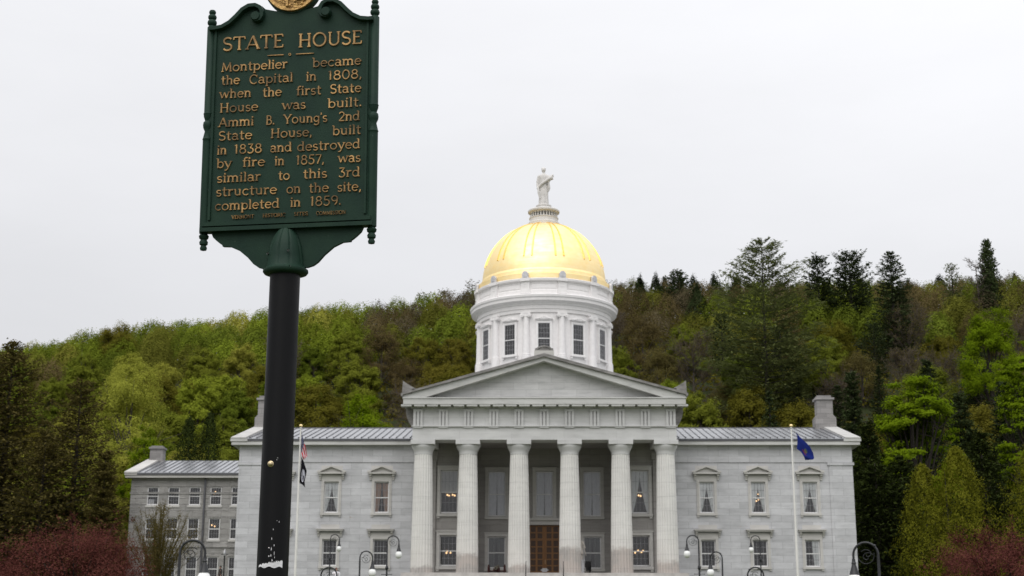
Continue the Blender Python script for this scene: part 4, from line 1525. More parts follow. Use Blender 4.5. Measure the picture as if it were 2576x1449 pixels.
def blueflag(nt, u, v, uv):
    du = math_node(nt, 'MULTIPLY', math_node(nt, 'SUBTRACT', u, 0.5), 1.5)
    dv = math_node(nt, 'SUBTRACT', v, 0.5)
    d2 = math_node(nt, 'ADD', math_node(nt, 'MULTIPLY', du, du), math_node(nt, 'MULTIPLY', dv, dv))
    shield = math_node(nt, 'LESS_THAN', d2, 0.020)
    c = mixc(nt, math_node(nt, 'GREATER_THAN', v, 0.53), (0.16, 0.13, 0.07), (0.07, 0.11, 0.09))
    rib_ = math_node(nt, 'MULTIPLY', math_node(nt, 'LESS_THAN', math_node(nt, 'ABSOLUTE', math_node(nt, 'SUBTRACT', v, 0.30)), 0.03), math_node(nt, 'LESS_THAN', math_node(nt, 'ABSOLUTE', math_node(nt, 'SUBTRACT', u, 0.5)), 0.17))
    c2 = mixc(nt, rib_, (0.018, 0.030, 0.175), (0.28, 0.05, 0.05))
    return mixc(nt, shield, c2, c)


flagpole(757, 'white flagpole beside the sign post, carrying two limp flags')
flagpole(1990, 'white flagpole carrying one blue flag before the right wing')
# limp stars and stripes: the fly hangs straight down along the pole
cloth_patch('national_flag', [[(759, 1083, 0), (763, 1105, -0.1), (768, 1122, 0), (771, 1139, 0.05), (772.5, 1148, 0.05)],
                              [(759, 1091, 0), (762, 1112, -0.15), (766.5, 1130, -0.1), (769, 1143, 0), (770, 1152, 0)],
                              [(758.5, 1105, 0), (760.5, 1121, -0.2), (763, 1136, -0.15), (766, 1148, -0.1), (767.5, 1155, -0.05)],
                              [(757.5, 1125, 0), (758.5, 1134, -0.1), (760, 1144, -0.2), (762, 1150, -0.15), (763, 1156, -0.1)]],
            flag_material('stars_and_stripes', usa), 0.10, 'limp red and white striped flag with a blue starred canton', 'flag', vspan=0.40)   # the rest of the hoist is gathered behind
cloth_patch('black_flag', [[(757.5, 1148, 0.05), (763, 1158, 0), (768, 1172, 0), (771.5, 1184, 0), (770, 1195, 0)],
                           [(756.5, 1165, 0.05), (760, 1175, -0.1), (765, 1188, -0.1), (769, 1196, 0), (767, 1210, 0)],
                           [(755, 1190, 0.05), (757.5, 1200, -0.1), (761, 1208, -0.1), (764, 1215, -0.05), (767.5, 1225, 0)],
                           [(753.5, 1213, 0.05), (756, 1217, -0.05), (759, 1218, -0.1), (763, 1221, -0.05), (767.8, 1227, 0)]],
            flag_material('black_flag_cloth', blackflag), 0.08, 'limp black flag with a white disc emblem', 'flag')
cloth_patch('blue_flag', [[(2001, 1087, 0), (2012, 1100, -0.1), (2027, 1113, 0.0), (2038, 1124, 0.1), (2046, 1140, 0), (2048.5, 1152, 0)],
                          [(2005, 1097, 0), (2014, 1112, -0.15), (2025, 1125, 0.0), (2034, 1136, 0.05), (2041, 1147, 0), (2044, 1157, 0)],
                          [(2006, 1110, 0), (2013, 1123, -0.1), (2021, 1134, -0.05), (2027, 1144, 0), (2034, 1151, 0), (2036, 1157, 0)],
                          [(2004, 1129, 0), (2009, 1133, -0.05), (2014, 1137, -0.1), (2018, 1144, -0.05), (2023, 1151, 0), (2026, 1157, 0)]],
            flag_material('blue_flag_cloth', blueflag), 0.10, 'blue flag with a small coat of arms drooping from the right flagpole', 'flag')

# ------------------------------------------------------------------ gooseneck street lamps


def lamp_proto():
    t = thing('street_lamp', 'black gooseneck lamp', 'street lamp')
    R_ = 0.36
    # origin: centre of the arch; the pole runs down from (0,0,0), the globe hangs at x = 2R
    MB().lathe([(0.055, -7.0), (0.055, -1.75), (0.05, -1.70), (0.10, -1.62), (0.10, -1.52), (0.05, -1.42), (0.042, -0.2), (0.038, 0.0)], 14).build('pole', M['iron'], t, 40)
    q = MB().tube([(R_ - R_ * math.cos(a), 0, R_ * math.sin(a)) for a in np.linspace(0, math.pi, 25)] + [(2 * R_, 0, -0.16)], 0.036, 10)
    q.ball((2 * R_ * 0.13, 0, R_ * 0.72), 0.05, 8)
    q.ball((2 * R_ * 0.72, 0, R_ * 0.86), 0.045, 8)
    q.build('arch', M['iron'], t, 60)
    q = MB().tube([(-0.3, 0, -1.95), (0.3, 0, -1.95)], 0.02, 6)
    for s in (-1, 1):
        q.ball((s * 0.3, 0, -1.95), 0.035, 8)
    q.build('crossbar', M['iron'], t)
    q = MB()
    ring = [(R_ * 0.98 + R_ * 0.66 * math.cos(a), 0, -0.02 + R_ * 0.66 * math.sin(a)) for a in np.linspace(math.radians(-200), math.radians(20), 22)]
    q.tube(ring, 0.012, 6)
    for s in (1, -1):
        sp = [(0.32 + s * (0.02 + 0.17 * (1 - u)) * math.cos(5.5 * u + 0.5), 0, -0.05 + (0.02 + 0.15 * (1 - u)) * math.sin(5.5 * u + 0.5) + (0.06 if s > 0 else -0.03)) for u in np.linspace(0, 1, 20)]
        q.tube(sp, 0.013, 6)
    q.build('scrollwork', M['iron'], t, 60)
    MB().lathe([(0.05, -0.12), (0.055, -0.2), (0.075, -0.24), (0.06, -0.27), (0.085, -0.36), (0.135, -0.52), (0.15, -0.56), (0.10, -0.57)], 24, (2 * R_, 0, 0)).build('hood', M['iron'], t, 40)
    MB().lathe([(0.12, -0.565), (0.15, -0.60), (0.185, -0.67), (0.20, -0.76), (0.185, -0.86), (0.13, -0.95), (0.06, -0.985), (0.005, -0.99)], 24, (2 * R_, 0, 0)).build('globe', M['globe'], t, 60)
    return t


LAMPS = [  # pole x, globe x, top y, depth, label
    (455, 515, 1355, 42.5, 'largest black gooseneck lamp, in front of the annex and the red crabapple'),
    (906, 936, 1384, 77, 'gooseneck lamp with its whole white globe before the lower window nearest the left end column'),
    (975, 1003, 1346, 88, 'tall gooseneck lamp whose white globe hangs nearest the left end column'),
    (832, 853, 1343, 117, 'slender small gooseneck lamp before the lower window right of the sign post'),
    (1757, 1727, 1345, 88, 'gooseneck lamp whose globe hangs nearest the right end column'),
    (1816, 1788, 1386, 80, 'low gooseneck lamp with its globe at the sill of the first right wing window'),
    (1911, 1889, 1346, 117, 'slender small gooseneck lamp before the middle lower window of the right wing'),
    (2207, 2149, 1361, 43, 'largest gooseneck lamp at the right corner of the building before dark cedars'),
    (848, 804, 1425, 66, 'gooseneck lamp right of the sign post with only its arch rising into view'),
    (1880, 1921, 1425, 66, 'gooseneck lamp below the middle right wing window with only its arch in view'),
]
lp = lamp_proto()
for i, (xp, xg, yt, dep, lb) in enumerate(LAMPS):
    o = lp if i == 0 else copy_tree(lp)
    # place by depth along the view
    Y = CAM[1] + dep
    for _ in range(4):
        P = at((xp + xg) / 2, yt, Y)
        d = (P - CAM) @ CF
        Y += (dep - d)
    A, B = at(xp, yt, Y), at(xg, yt, Y)
    wdt = float(B[0] - A[0])
    ca = max(-1.0, min(1.0, abs(wdt) / 0.72))
    ang = math.acos(ca)
    rz = ang if wdt > 0 else math.pi - ang
    o.location = (float(A[0]), float(Y), float(A[2]) - 0.40)
    o.rotation_euler = (0, 0, rz)
    tag(o, lb, 'street lamp', 'gooseneck street lamps on the lawn paths')

# slim post lantern by the annex
P = at(566, 1380, 8.0)
t = thing('post_lantern', 'slim grey post with a crossbar and small lantern at the left end of the building', 'lantern post', (float(P[0]), 8.0, ground_z(P[0], 8.0)))
hh = float(P[2]) - ground_z(P[0], 8.0)
MB().lathe([(0.09, -0.3), (0.09, 0.3), (0.065, 0.4), (0.06, hh - 0.75), (0.10, hh - 0.7), (0.05, hh - 0.62)], 12).build('post', M['iron'], t, 40)
MB().tube([(-0.32, 0, hh - 0.52), (0.32, 0, hh - 0.52)], 0.035, 6).build('crossbar', M['iron'], t)
MB().lathe([(0.06, hh - 0.6), (0.12, hh - 0.5), (0.13, hh - 0.30), (0.07, hh - 0.18), (0.02, hh)], 12).build('lantern', M['lead'], t, 40)

# ------------------------------------------------------------------ two visitors, mostly below the frame


def person(name, px, py_head, Y, label, top, bottom, hair, heading, bag=False):
    P = at(px, py_head, Y)
    gz = float(P[2]) - 1.74
    t = thing(name, label, 'person', (float(P[0]), Y, gz), heading)
    V = [(0, 0, 0.95, .13), (0, 0, 1.15, .13), (0, 0.01, 1.38, .16), (0, 0.0, 1.48, .075), (0, -0.01, 1.54, .06), (0, -0.02, 1.62, .095), (0, -0.01, 1.70, .08)]
    E = [(0, 1), (1, 2), (2, 3), (3, 4), (4, 5), (5, 6)]

    def chain(st_, pts):
        prev = st_
        for p_ in pts:
            V.append(p_)
            E.append((prev, len(V) - 1))
            prev = len(V) - 1
        return prev
    for s in (-1, 1):
        chain(0, [(s * .10, 0, .88, .09), (s * .11, -.01, .50, .06), (s * .11, .02, .09, .04), (s * .12, -.12, .035, .035)])
        h = chain(2, [(s * .20, 0.01, 1.40, .06), (s * .25, .03, 1.12, .042), (s * .26, -.05, .88, .03), (s * .262, -.08, .80, .032)])
        for k in range(4):
            chain(h, [(s * .265 + 0, -.10 + .018 * k, .755 + 0.004 * abs(k - 1.5), .010), (s * .258, -.105 + .018 * k, .71 + 0.006 * abs(k - 1.5), .008)])
        chain(h, [(s * .25, -.12, .79, .011), (s * .24, -.135, .755, .009)])
    me = bpy.data.meshes.new('person')
    me.from_pydata([v[:3] for v in V], E, [])
    me.materials.append(M['skin'])
    o = put('body', me, t, (0, 0, 0))
    sk = o.modifiers.new('skin', 'SKIN')
    for i, v in enumerate(V):
        me.skin_vertices[0].data[i].radius = (v[3], v[3])
    me.skin_vertices[0].data[0].use_root = True
    ss = o.modifiers.new('sub', 'SUBSURF')
    ss.levels = ss.render_levels = 2
    q = MB()
    q.lathe([(0.175, 0.90), (0.17, 1.12), (0.20, 1.32), (0.19, 1.42), (0.10, 1.50), (0.075, 1.52)], 20, mod=lambda a, z: 1 - 0.22 * abs(math.sin(a)))
    for s in (-1, 1):
        q.tube([(s * .15, 0, 1.43), (s * .215, 0.01, 1.38), (s * .255, .03, 1.13), (s * .262, -.03, .95)], [0.06, 0.08, 0.06, 0.05], 10)
    q.build('shirt' if top == 'shirt' else 'jacket', M[top], t, 60)
    q = MB()
    for s in (-1, 1):
        q.tube([(s * .085, 0, .96), (s * .105, 0, .85), (s * .112, -.01, .50), (s * .112, .02, .10)], [0.10, 0.115, 0.085, 0.065], 10)
    q.build('trousers', M[bottom], t, 60)
    q = MB()
    q.ball((0, 0.02, 1.675), 0.108, 14, 1.05)
    q.build('hair', M[hair], t, 180)
    f = MB()
    for s in (-1, 1):
        f.ball((s * 0.035, -0.105, 1.635), 0.012, 6)
    f.build('eye', M['iron'], t)
    return t


person('person', 846, 1429, -16.0, 'auburn haired person in a white shirt on the lawn right of the sign post', 'shirt', 'jeans', 'hair', 0.4)
person('person', 555, 1424, 12.0, 'person in a dark jacket beside the annex, left of the lantern post', 'jacket', 'jacket', 'bronze', -0.9)

# ------------------------------------------------------------------ the cast iron sign on its post
SIGN = np.array([-1.01802, CAM[1] + 5.5, -7.35846])
S_YAW, S_TILT = -0.130584, -0.0493655
sg_g = ground_z(SIGN[0], SIGN[1])
sign = thing('historic_marker', 'dark green cast metal sign with gold lettering and scrolled top on a black post', 'historic sign', (float(SIGN[0]), float(SIGN[1]), float(sg_g)))
SM = Matrix.Translation((0, 0, SIGN[2] - sg_g)) @ Matrix.Rotation(S_YAW, 4, 'Z') @ Matrix.Rotation(-S_TILT, 4, 'X')


def spart(name, mb, mat, parent=None, smooth=None):
    me = mb.mesh(name, mat, smooth)
    o = put(name, me, parent or sign)
    if parent is None:
        o.matrix_local = SM
    return o


top = [(-0.345, 0.868), (-0.325, 0.866), (-0.290, 0.872), (-0.255, 0.889), (-0.226, 0.915), (-0.201, 0.942), (-0.175, 0.956), (-0.149, 0.957), (-0.128, 0.947), (-0.113, 0.933), (-0.068, 0.922), (0.0, 0.919)]
top = top + [(-x, z) for x, z in reversed(top[:-1])]
bot = [(0.330, 0.002), (0.312, 0.000), (0.303, -0.020), (0.287, -0.035), (0.272, -0.047), (0.264, -0.052), (0.262, -0.058), (0.230, -0.060), (0.193, -0.077), (0.156, -0.108), (0.132, -0.135), (0.112, -0.149), (0.088, -0.156)]
bot = bot + [(-x, z) for x, z in reversed(bot)]
q = MB()
q.prism([(-0.345, 0.008)] + top + [(0.345, 0.008)], -0.012, 0.014)
spart('panel', q, M['sign_green'])
q = MB()
q.prism(bot[::-1], -0.008, 0.010)
spart('apron', q, M['sign_green'])


def ribbon(mb, pts, wd, y0, y1):
    """flat moulding that follows a line in the face of the sign"""
    P = [np.array(p_, float) for p_ in pts]
    Lf, Rt = [], []
    for i in range(len(P)):
        t = P[min(i + 1, len(P) - 1)] - P[max(i - 1, 0)]
        t = t / (np.linalg.norm(t) + 1e-9)
        nrm = np.array([-t[1], t[0]])
        ww = wd[i] if isinstance(wd, (list, tuple)) else wd
        Lf.append(P[i] + nrm * ww / 2)
        Rt.append(P[i] - nrm * ww / 2)
    o = len(mb.v)
    k = 0.72
    for a, b_ in zip(Lf, Rt):
        m_ = (a + b_) / 2
        a2, b2 = m_ + (a - m_) * k, m_ + (b_ - m_) * k
        mb.v += [(a[0], y1, a[1]), (a2[0], y0, a2[1]), (b2[0], y0, b2[1]), (b_[0], y1, b_[1])]
    for i in range(len(P) - 1):
        for c_ in range(3):
            u = o + i * 4 + c_
            mb.f.append((u, u + 4, u + 5, u + 1))
    mb.f.append((o, o + 1, o + 2, o + 3))
    e = o + (len(P) - 1) * 4
    mb.f.append((e + 3, e + 2, e + 1, e))


q = MB()
for s in (-1, 1):                                              # scrolled mouldings
    line = [(-0.345, 0.858), (-0.325, 0.857), (-0.291, 0.862), (-0.259, 0.879), (-0.232, 0.904), (-0.207, 0.931), (-0.180, 0.946), (-0.152, 0.947), (-0.133, 0.937), (-0.123, 0.920), (-0.123, 0.900), (-0.132, 0.886), (-0.148, 0.881), (-0.160, 0.890), (-0.160, 0.902), (-0.150, 0.908)]
    ln = []
    for i in range(len(line) - 1):
        for t in (0, 0.5):
            ln.append((line[i][0] * (1 - t) + line[i + 1][0] * t, line[i][1] * (1 - t) + line[i + 1][1] * t))
    ln.append(line[-1])
    wd = [0.020 if i < 22 else 0.020 - 0.0008 * (i - 22) for i in range(len(ln))]
    ribbon(q, [(-s * x if s > 0 else x, z) for x, z in ln] if s < 0 else [(-x, z) for x, z in ln], wd, -0.036, -0.010)
    o0 = len(q.v)
    q.lathe([(0.017, -0.042), (0.020, -0.036), (0.020, -0.008)], 18)
    q.xf(Matrix.Translation((s * 0.148, 0, 0.897)) @ Matrix.Rotation(math.radians(-90), 4, 'X') @ Matrix.Scale(1, 4), o0)
for b_ in buckets(q, lambda c: c[0] > 0).values():
    spart('scroll', b_, M['sign_green'], None, 35)
q = MB()
ribbon(q, [(-0.345, 0.030), (0.345, 0.030)], 0.022, -0.030, -0.010)
q.box(-0.352, 0.352, -0.034, 0.016, 0.0, 0.016)
ribbon(q, [(-0.320, 0.05), (-0.320, 0.85)], 0.012, -0.020, -0.010)
ribbon(q, [(0.320, 0.05), (0.320, 0.85)], 0.012, -0.020, -0.010)
spart('border_moulding', q, M['sign_green'])
pp = [(0.001, -0.072), (0.012, -0.069), (0.0145, -0.060), (0.010, -0.050), (0.016, -0.046), (0.0175, -0.036), (0.012, -0.026), (0.018, -0.021), (0.020, -0.011), (0.013, -0.002), (0.019, 0.0), (0.0195, 0.375), (0.0195, 0.388), (0.0215, 0.391), (0.0195, 0.396), (0.013, 0.425), (0.0195, 0.440), (0.021, 0.452), (0.0195, 0.463), (0.013, 0.470), (0.019, 0.487), (0.0195, 0.495), (0.021, 0.499), (0.0185, 0.505), (0.0185, 0.872), (0.012, 0.880), (0.018, 0.886), (0.0195, 0.894), (0.017, 0.902), (0.0115, 0.906), (0.0165, 0.911), (0.0178, 0.918), (0.0155, 0.925), (0.010, 0.929), (0.0135, 0.934), (0.0145, 0.940), (0.011, 0.947), (0.001, 0.950)]
for s in (-1, 1):
    spart('turned_post', MB().lathe(pp, 20, (s * 0.3445, 0, 0)), M['sign_green'], None, 40)
q = MB()
pr = [(0.003, 0.020), (0.020, 0.012), (0.036, -0.006), (0.052, -0.034), (0.064, -0.070), (0.071, -0.11), (0.073, -0.15), (0.080, -0.158), (0.088, -0.164), (0.089, -0.173), (0.083, -0.181), (0.066, -0.186)]
q.lathe([(r_, z) for r_, z in reversed(pr)], 126, (0, -0.004, 0), mod=lambda a, z: 1 - 0.075 * max(0.0, 1 - abs(((a / (2 * math.pi) * 9) % 1) - 0.5) * 7) * (1 if z > -0.145 else 0))
cap = spart('post_cap', q, M['sign_green'], None, 45)
q = MB()
for u, z in ((-0.062, -0.103), (0.030, -0.100), (-0.060, -0.168), (0.040, -0.166)):
    y = -0.004 - math.sqrt(max(0.073 ** 2 - u * u, 0)) - (0.013 if z < -0.15 else 0)
    o0 = len(q.v)
    q.lathe([(0.0045, 0.006), (0.0045, 0.0), (0.002, -0.001), (0.0018, 0.004)], 10, cap=False)
    q.xf(Matrix.Translation((u, y, z)) @ Matrix.Rotation(math.radians(90), 4, 'X'), o0)
for b_ in buckets(q, lambda c: (c[0] > 0, c[2] > -0.13)).values():
    put('screw', b_.mesh('screw', M['steel']), cap)
# seal at the top
q = MB()
o0 = len(q.v)
q.lathe([(0.118, 0.014), (0.118, -0.016), (0.110, -0.022), (0.105, -0.019), (0.0, -0.0192)][::-1], 56)
rng = random.Random(11)
SEAL = (0.0, 1.026)
q.xf(Matrix.Translation((SEAL[0], 0, SEAL[1])) @ Matrix.Rotation(math.radians(-90), 4, 'X') @ Matrix.Scale(-1, 4, (0, 0, 1)), o0)
md = spart('seal_backing', MB().prism([(0.118 * math.cos(a), SEAL[1] + 0.118 * math.sin(a)) for a in np.linspace(0, 2 * math.pi, 57)[:-1]], -0.015, 0.016), M['sign_green'])
q = MB()
q.prism([(0.112 * math.cos(a), SEAL[1] + 0.112 * math.sin(a)) for a in np.linspace(0, 2 * math.pi, 57)[:-1]], -0.022, -0.0152)
rim = [(0.108 * math.cos(a), SEAL[1] + 0.108 * math.sin(a)) for a in np.linspace(0, 2 * math.pi, 49)]
ribbon(q, rim, 0.008, -0.027, -0.021)
for k in range(9):                                               # furrows, sheaves and a herd in low relief
    z = SEAL[1] - 0.095 + 0.011 * k
    hw = math.sqrt(max(0.098 ** 2 - (z - SEAL[1]) ** 2, 0))
    ribbon(q, [(hw * t, z + 0.003 * math.sin(7 * t + k)) for t in np.linspace(-0.95, 0.95, 15)], 0.0032, -0.0245 - 0.0002 * k, -0.021)
for k in range(46):
    r_, a = 0.094 * math.sqrt(rng.random()), rng.uniform(math.pi, 2 * math.pi)
    q.ball((r_ * math.cos(a), -0.0225, SEAL[1] + r_ * math.sin(a)), rng.uniform(0.003, 0.0075), 8, rng.uniform(0.7, 1.8))
ribbon(q, [(0.01, SEAL[1] - 0.072), (0.025, SEAL[1] - 0.066), (0.06, SEAL[1] - 0.066)], 0.007, -0.030, -0.021)
ribbon(q, [(-0.018, SEAL[1] - 0.092), (-0.016, SEAL[1] - 0.02)], 0.012, -0.031, -0.021)
spart('seal', q, M['seal'])

# --- lettering: a stroke alphabet with small slab serifs, swept as raised bars
XH = 0.68


def ar(cx, cy, rx, ry, a0, a1, n=14):
    return [(cx + rx * math.cos(math.radians(a)), cy + ry * math.sin(math.radians(a))) for a in np.linspace(a0, a1, n)]


def sf(x, y, h=0.105, l=None):
    return [(x - (h if l is None else l), y), (x + h, y)]


T_, N_ = 0.175, 0.10
GL = {
    'a': (.62, [(ar(.27, .46, .19, .20, 155, 0) + [(.46, .12), (.50, .05), (.58, .04)], T_), (ar(.27, .19, .20, .18, 25, 335), N_ + .02)]),
    'b': (.68, [([(.15, 0), (.15, 1.0)], T_), (ar(.37, .33, .23, .31, 150, -150, 18), N_ + .03), (sf(.12, 1.0, .04, .10), N_)]),
    'c': (.60, [(ar(.33, .33, .25, .31, 42, 318, 18), N_ + .03)]),
    'd': (.70, [([(.52, 0), (.52, 1.0)], T_), (ar(.30, .33, .23, .31, 30, 330, 18), N_ + .03), (sf(.49, 1.0, .04, .10), N_), (sf(.58, .03, .07, .03), N_)]),
    'e': (.64, [([(.10, .36), (.57, .36)], N_), (ar(.33, .33, .25, .31, 5, 318, 20), N_ + .03)]),
    'f': (.42, [([(.18, 0), (.18, .78)] + ar(.33, .78, .15, .20, 170, 50, 8), T_), ([(.04, .64), (.38, .64)], N_), (sf(.18, .03), N_)]),
    'g': (.66, [(ar(.30, .36, .22, .28, 20, 340, 18), N_ + .03), ([(.52, .66), (.52, -.08)] + ar(.30, -.08, .22, .2, 0, -150, 10), N_ + .05)]),
    'h': (.70, [([(.15, 0), (.15, 1.0)], T_), (ar(.35, .44, .18, .20, 170, 0, 10) + [(.53, 0)], T_), (sf(.15, .03), N_), (sf(.53, .03), N_), (sf(.12, 1.0, .04, .10), N_)]),
    'i': (.32, [([(.16, 0), (.16, .68)], T_), (sf(.16, .03), N_), ([(.16, .83), (.16, .99)], T_ + .02), (sf(.13, .66, .04, .10), N_)]),
    'l': (.32, [([(.16, 0), (.16, 1.0)], T_), (sf(.16, .03), N_), (sf(.13, 1.0, .04, .10), N_)]),
    'm': (1.02, [([(.15, 0), (.15, .68)], T_), (ar(.33, .44, .17, .20, 170, 0, 10) + [(.50, 0)], T_), (ar(.68, .44, .18, .20, 170, 0, 10) + [(.86, 0)], T_), (sf(.15, .03), N_), (sf(.50, .03), N_), (sf(.86, .03), N_), (sf(.12, .66, .04, .10), N_)]),
    'n': (.70, [([(.15, 0), (.15, .68)], T_), (ar(.35, .44, .18, .20, 170, 0, 10) + [(.53, 0)], T_), (sf(.15, .03), N_), (sf(.53, .03), N_), (sf(.12, .66, .04, .10), N_)]),
    'o': (.68, [(ar(.34, .33, .26, .31, 90, 450, 24), N_ + .035)]),
    'p': (.68, [([(.15, -.32), (.15, .68)], T_), (ar(.37, .33, .23, .31, 150, -150, 18), N_ + .03), (sf(.15, -.30), N_), (sf(.12, .66, .04, .10), N_)]),
    'r': (.50, [([(.15, 0), (.15, .68)], T_), (ar(.36, .42, .20, .22, 165, 60, 8), T_), (sf(.15, .03), N_), (sf(.12, .66, .04, .10), N_)]),
    's': (.52, [(ar(.27, .48, .17, .155, 35, 265, 10) + ar(.26, .17, .18, .155, 85, -150, 11), N_ + .04)]),
    't': (.46, [([(.20, .92), (.20, .16)] + ar(.33, .16, .13, .13, 185, 300, 7), T_), ([(.04, .65), (.42, .65)], N_)]),
    'u': (.70, [([(.16, .68), (.16, .24)] + ar(.345, .24, .185, .20, 180, 350, 10), N_ + .05), ([(.53, .68), (.53, 0)], T_), (sf(.13, .66, .04, .10), N_), (sf(.50, .66, .04, .10), N_)]),
    'w': (.96, [([(.08, .66), (.28, .03)], T_), ([(.28, .03), (.48, .64)], N_), ([(.48, .64), (.68, .03)], T_), ([(.68, .03), (.88, .66)], N_), (sf(.08, .66), N_), (sf(.88, .66), N_)]),
    'y': (.64, [([(.08, .66), (.33, .05)], T_), ([(.58, .66), (.28, -.18), (.18, -.28), (.06, -.27)], N_ + .02), (sf(.08, .66), N_), (sf(.57, .66), N_)]),
    'A': (.84, [([(.08, 0), (.42, .98)], N_), ([(.42, .98), (.76, 0)], T_ + .02), ([(.20, .32), (.64, .32)], N_), (sf(.08, .03), N_), (sf(.76, .03), N_)]),
    'B': (.70, [([(.16, 0), (.16, 1)], T_), ([(.10, .97), (.34, .97)] + ar(.36, .74, .18, .22, 85, -90, 9) + [(.16, .53)], N_ + .02), ([(.36, .53)] + ar(.38, .28, .22, .25, 90, -90, 10) + [(.08, .03)], N_ + .02)]),
    'C': (.80, [(ar(.43, .5, .33, .48, 45, 315, 22), N_ + .04), ([(.67, .70), (.70, .95)], N_)]),
    'E': (.66, [([(.17, 0), (.17, 1)], T_), ([(.07, .96), (.58, .96)], N_), ([(.17, .52), (.48, .52)], N_), ([(.07, .04), (.60, .04)], N_), ([(.57, .96), (.58, .80)], N_), ([(.59, .04), (.61, .22)], N_)]),
    'H': (.88, [([(.18, 0), (.18, 1)], T_), ([(.70, 0), (.70, 1)], T_), ([(.18, .52), (.70, .52)], N_), (sf(.18, .03), N_), (sf(.18, .97), N_), (sf(.70, .03), N_), (sf(.70, .97), N_)]),
    'I': (.38, [([(.19, 0), (.19, 1)], T_), (sf(.19, .03), N_), (sf(.19, .97), N_)]),
    'M': (1.02, [([(.14, 0), (.20, 1)], N_), ([(.20, .98), (.50, .10)], T_), ([(.50, .10), (.80, .98)], N_), ([(.80, 1), (.87, 0)], T_), (sf(.14, .03), N_), (sf(.87, .03), N_)]),
    'N': (.88, [([(.16, 0), (.16, 1)], N_), ([(.16, .97), (.72, .03)], T_), ([(.72, 0), (.72, 1)], N_), (sf(.16, .03), N_), (sf(.72, .97), N_), (sf(.12, .97, .06, .09), N_)]),
    'O': (.92, [(ar(.46, .5, .37, .48, 90, 450, 30), N_ + .045)]),
    'R': (.76, [([(.16, 0), (.16, 1)], T_), ([(.10, .97), (.36, .97)] + ar(.38, .73, .20, .24, 85, -90, 10) + [(.16, .49)], N_ + .02), ([(.36, .49), (.68, .03)], T_), (sf(.16, .03), N_)]),
    'S': (.64, [(ar(.33, .73, .23, .23, 30, 265, 12) + ar(.32, .26, .24, .235, 85, -155, 13), N_ + .05)]),
    'T': (.76, [([(.38, 0), (.38, 1)], T_), ([(.05, .96), (.71, .96)], N_), ([(.06, .97), (.04, .78)], N_), ([(.70, .97), (.72, .78)], N_), (sf(.38, .03), N_)]),
    'U': (.84, [([(.17, 1), (.17, .32)] + ar(.43, .32, .26, .29, 180, 360, 14) + [(.69, 1)], N_ + .04), (sf(.17, .97), N_), (sf(.69, .97), N_)]),
    'V': (.80, [([(.08, 1), (.40, .02)], T_), ([(.40, .02), (.72, 1)], N_), (sf(.08, .97), N_), (sf(.72, .97), N_)]),
    'Y': (.80, [([(.08, 1), (.40, .45)], T_), ([(.40, .45), (.72, 1)], N_), ([(.40, .48), (.40, 0)], T_), (sf(.08, .97), N_), (sf(.72, .97), N_), (sf(.40, .03), N_)]),
    '0': (.72, [(ar(.36, .5, .26, .48, 90, 450, 26), N_ + .04)]),
    '1': (.42, [([(.22, 0), (.22, 1)], T_), ([(.22, .98), (.08, .86)], N_)]),
    '2': (.64, [(ar(.32, .72, .22, .26, 160, -35, 12) + [(.10, .05)], N_ + .03), ([(.08, .05), (.58, .05)], N_ + .04)]),
    '3': (.64, [([(.12, .96), (.52, .96), (.28, .58)], N_ + .02), (ar(.30, .28, .24, .28, 95, -150, 14), N_ + .04)]),
    '5': (.64, [([(.54, .96), (.18, .96), (.15, .55)], N_ + .02), (ar(.30, .30, .24, .30, 120, -150, 14), N_ + .04)]),
    '7': (.60, [([(.06, .95), (.54, .95), (.22, 0)], N_ + .04)]),
    '8': (.68, [(ar(.34, .75, .19, .21, 90, 450, 18), N_ + .03), (ar(.34, .27, .24, .26, 90, 450, 20), N_ + .04)]),
    '9': (.66, [(ar(.33, .70, .23, .27, 0, 360, 20), N_ + .03), (ar(.30, .66, .27, .62, 0, -80, 10), N_ + .04)]),
    '.': (.26, [([(.12, 0), (.12, .15)], .17)]),
    ',': (.26, [([(.14, .14), (.13, .0), (.07, -.16)], .14)]),
    "'": (.20, [([(.10, 1.0), (.08, .78)], .12)]),
}
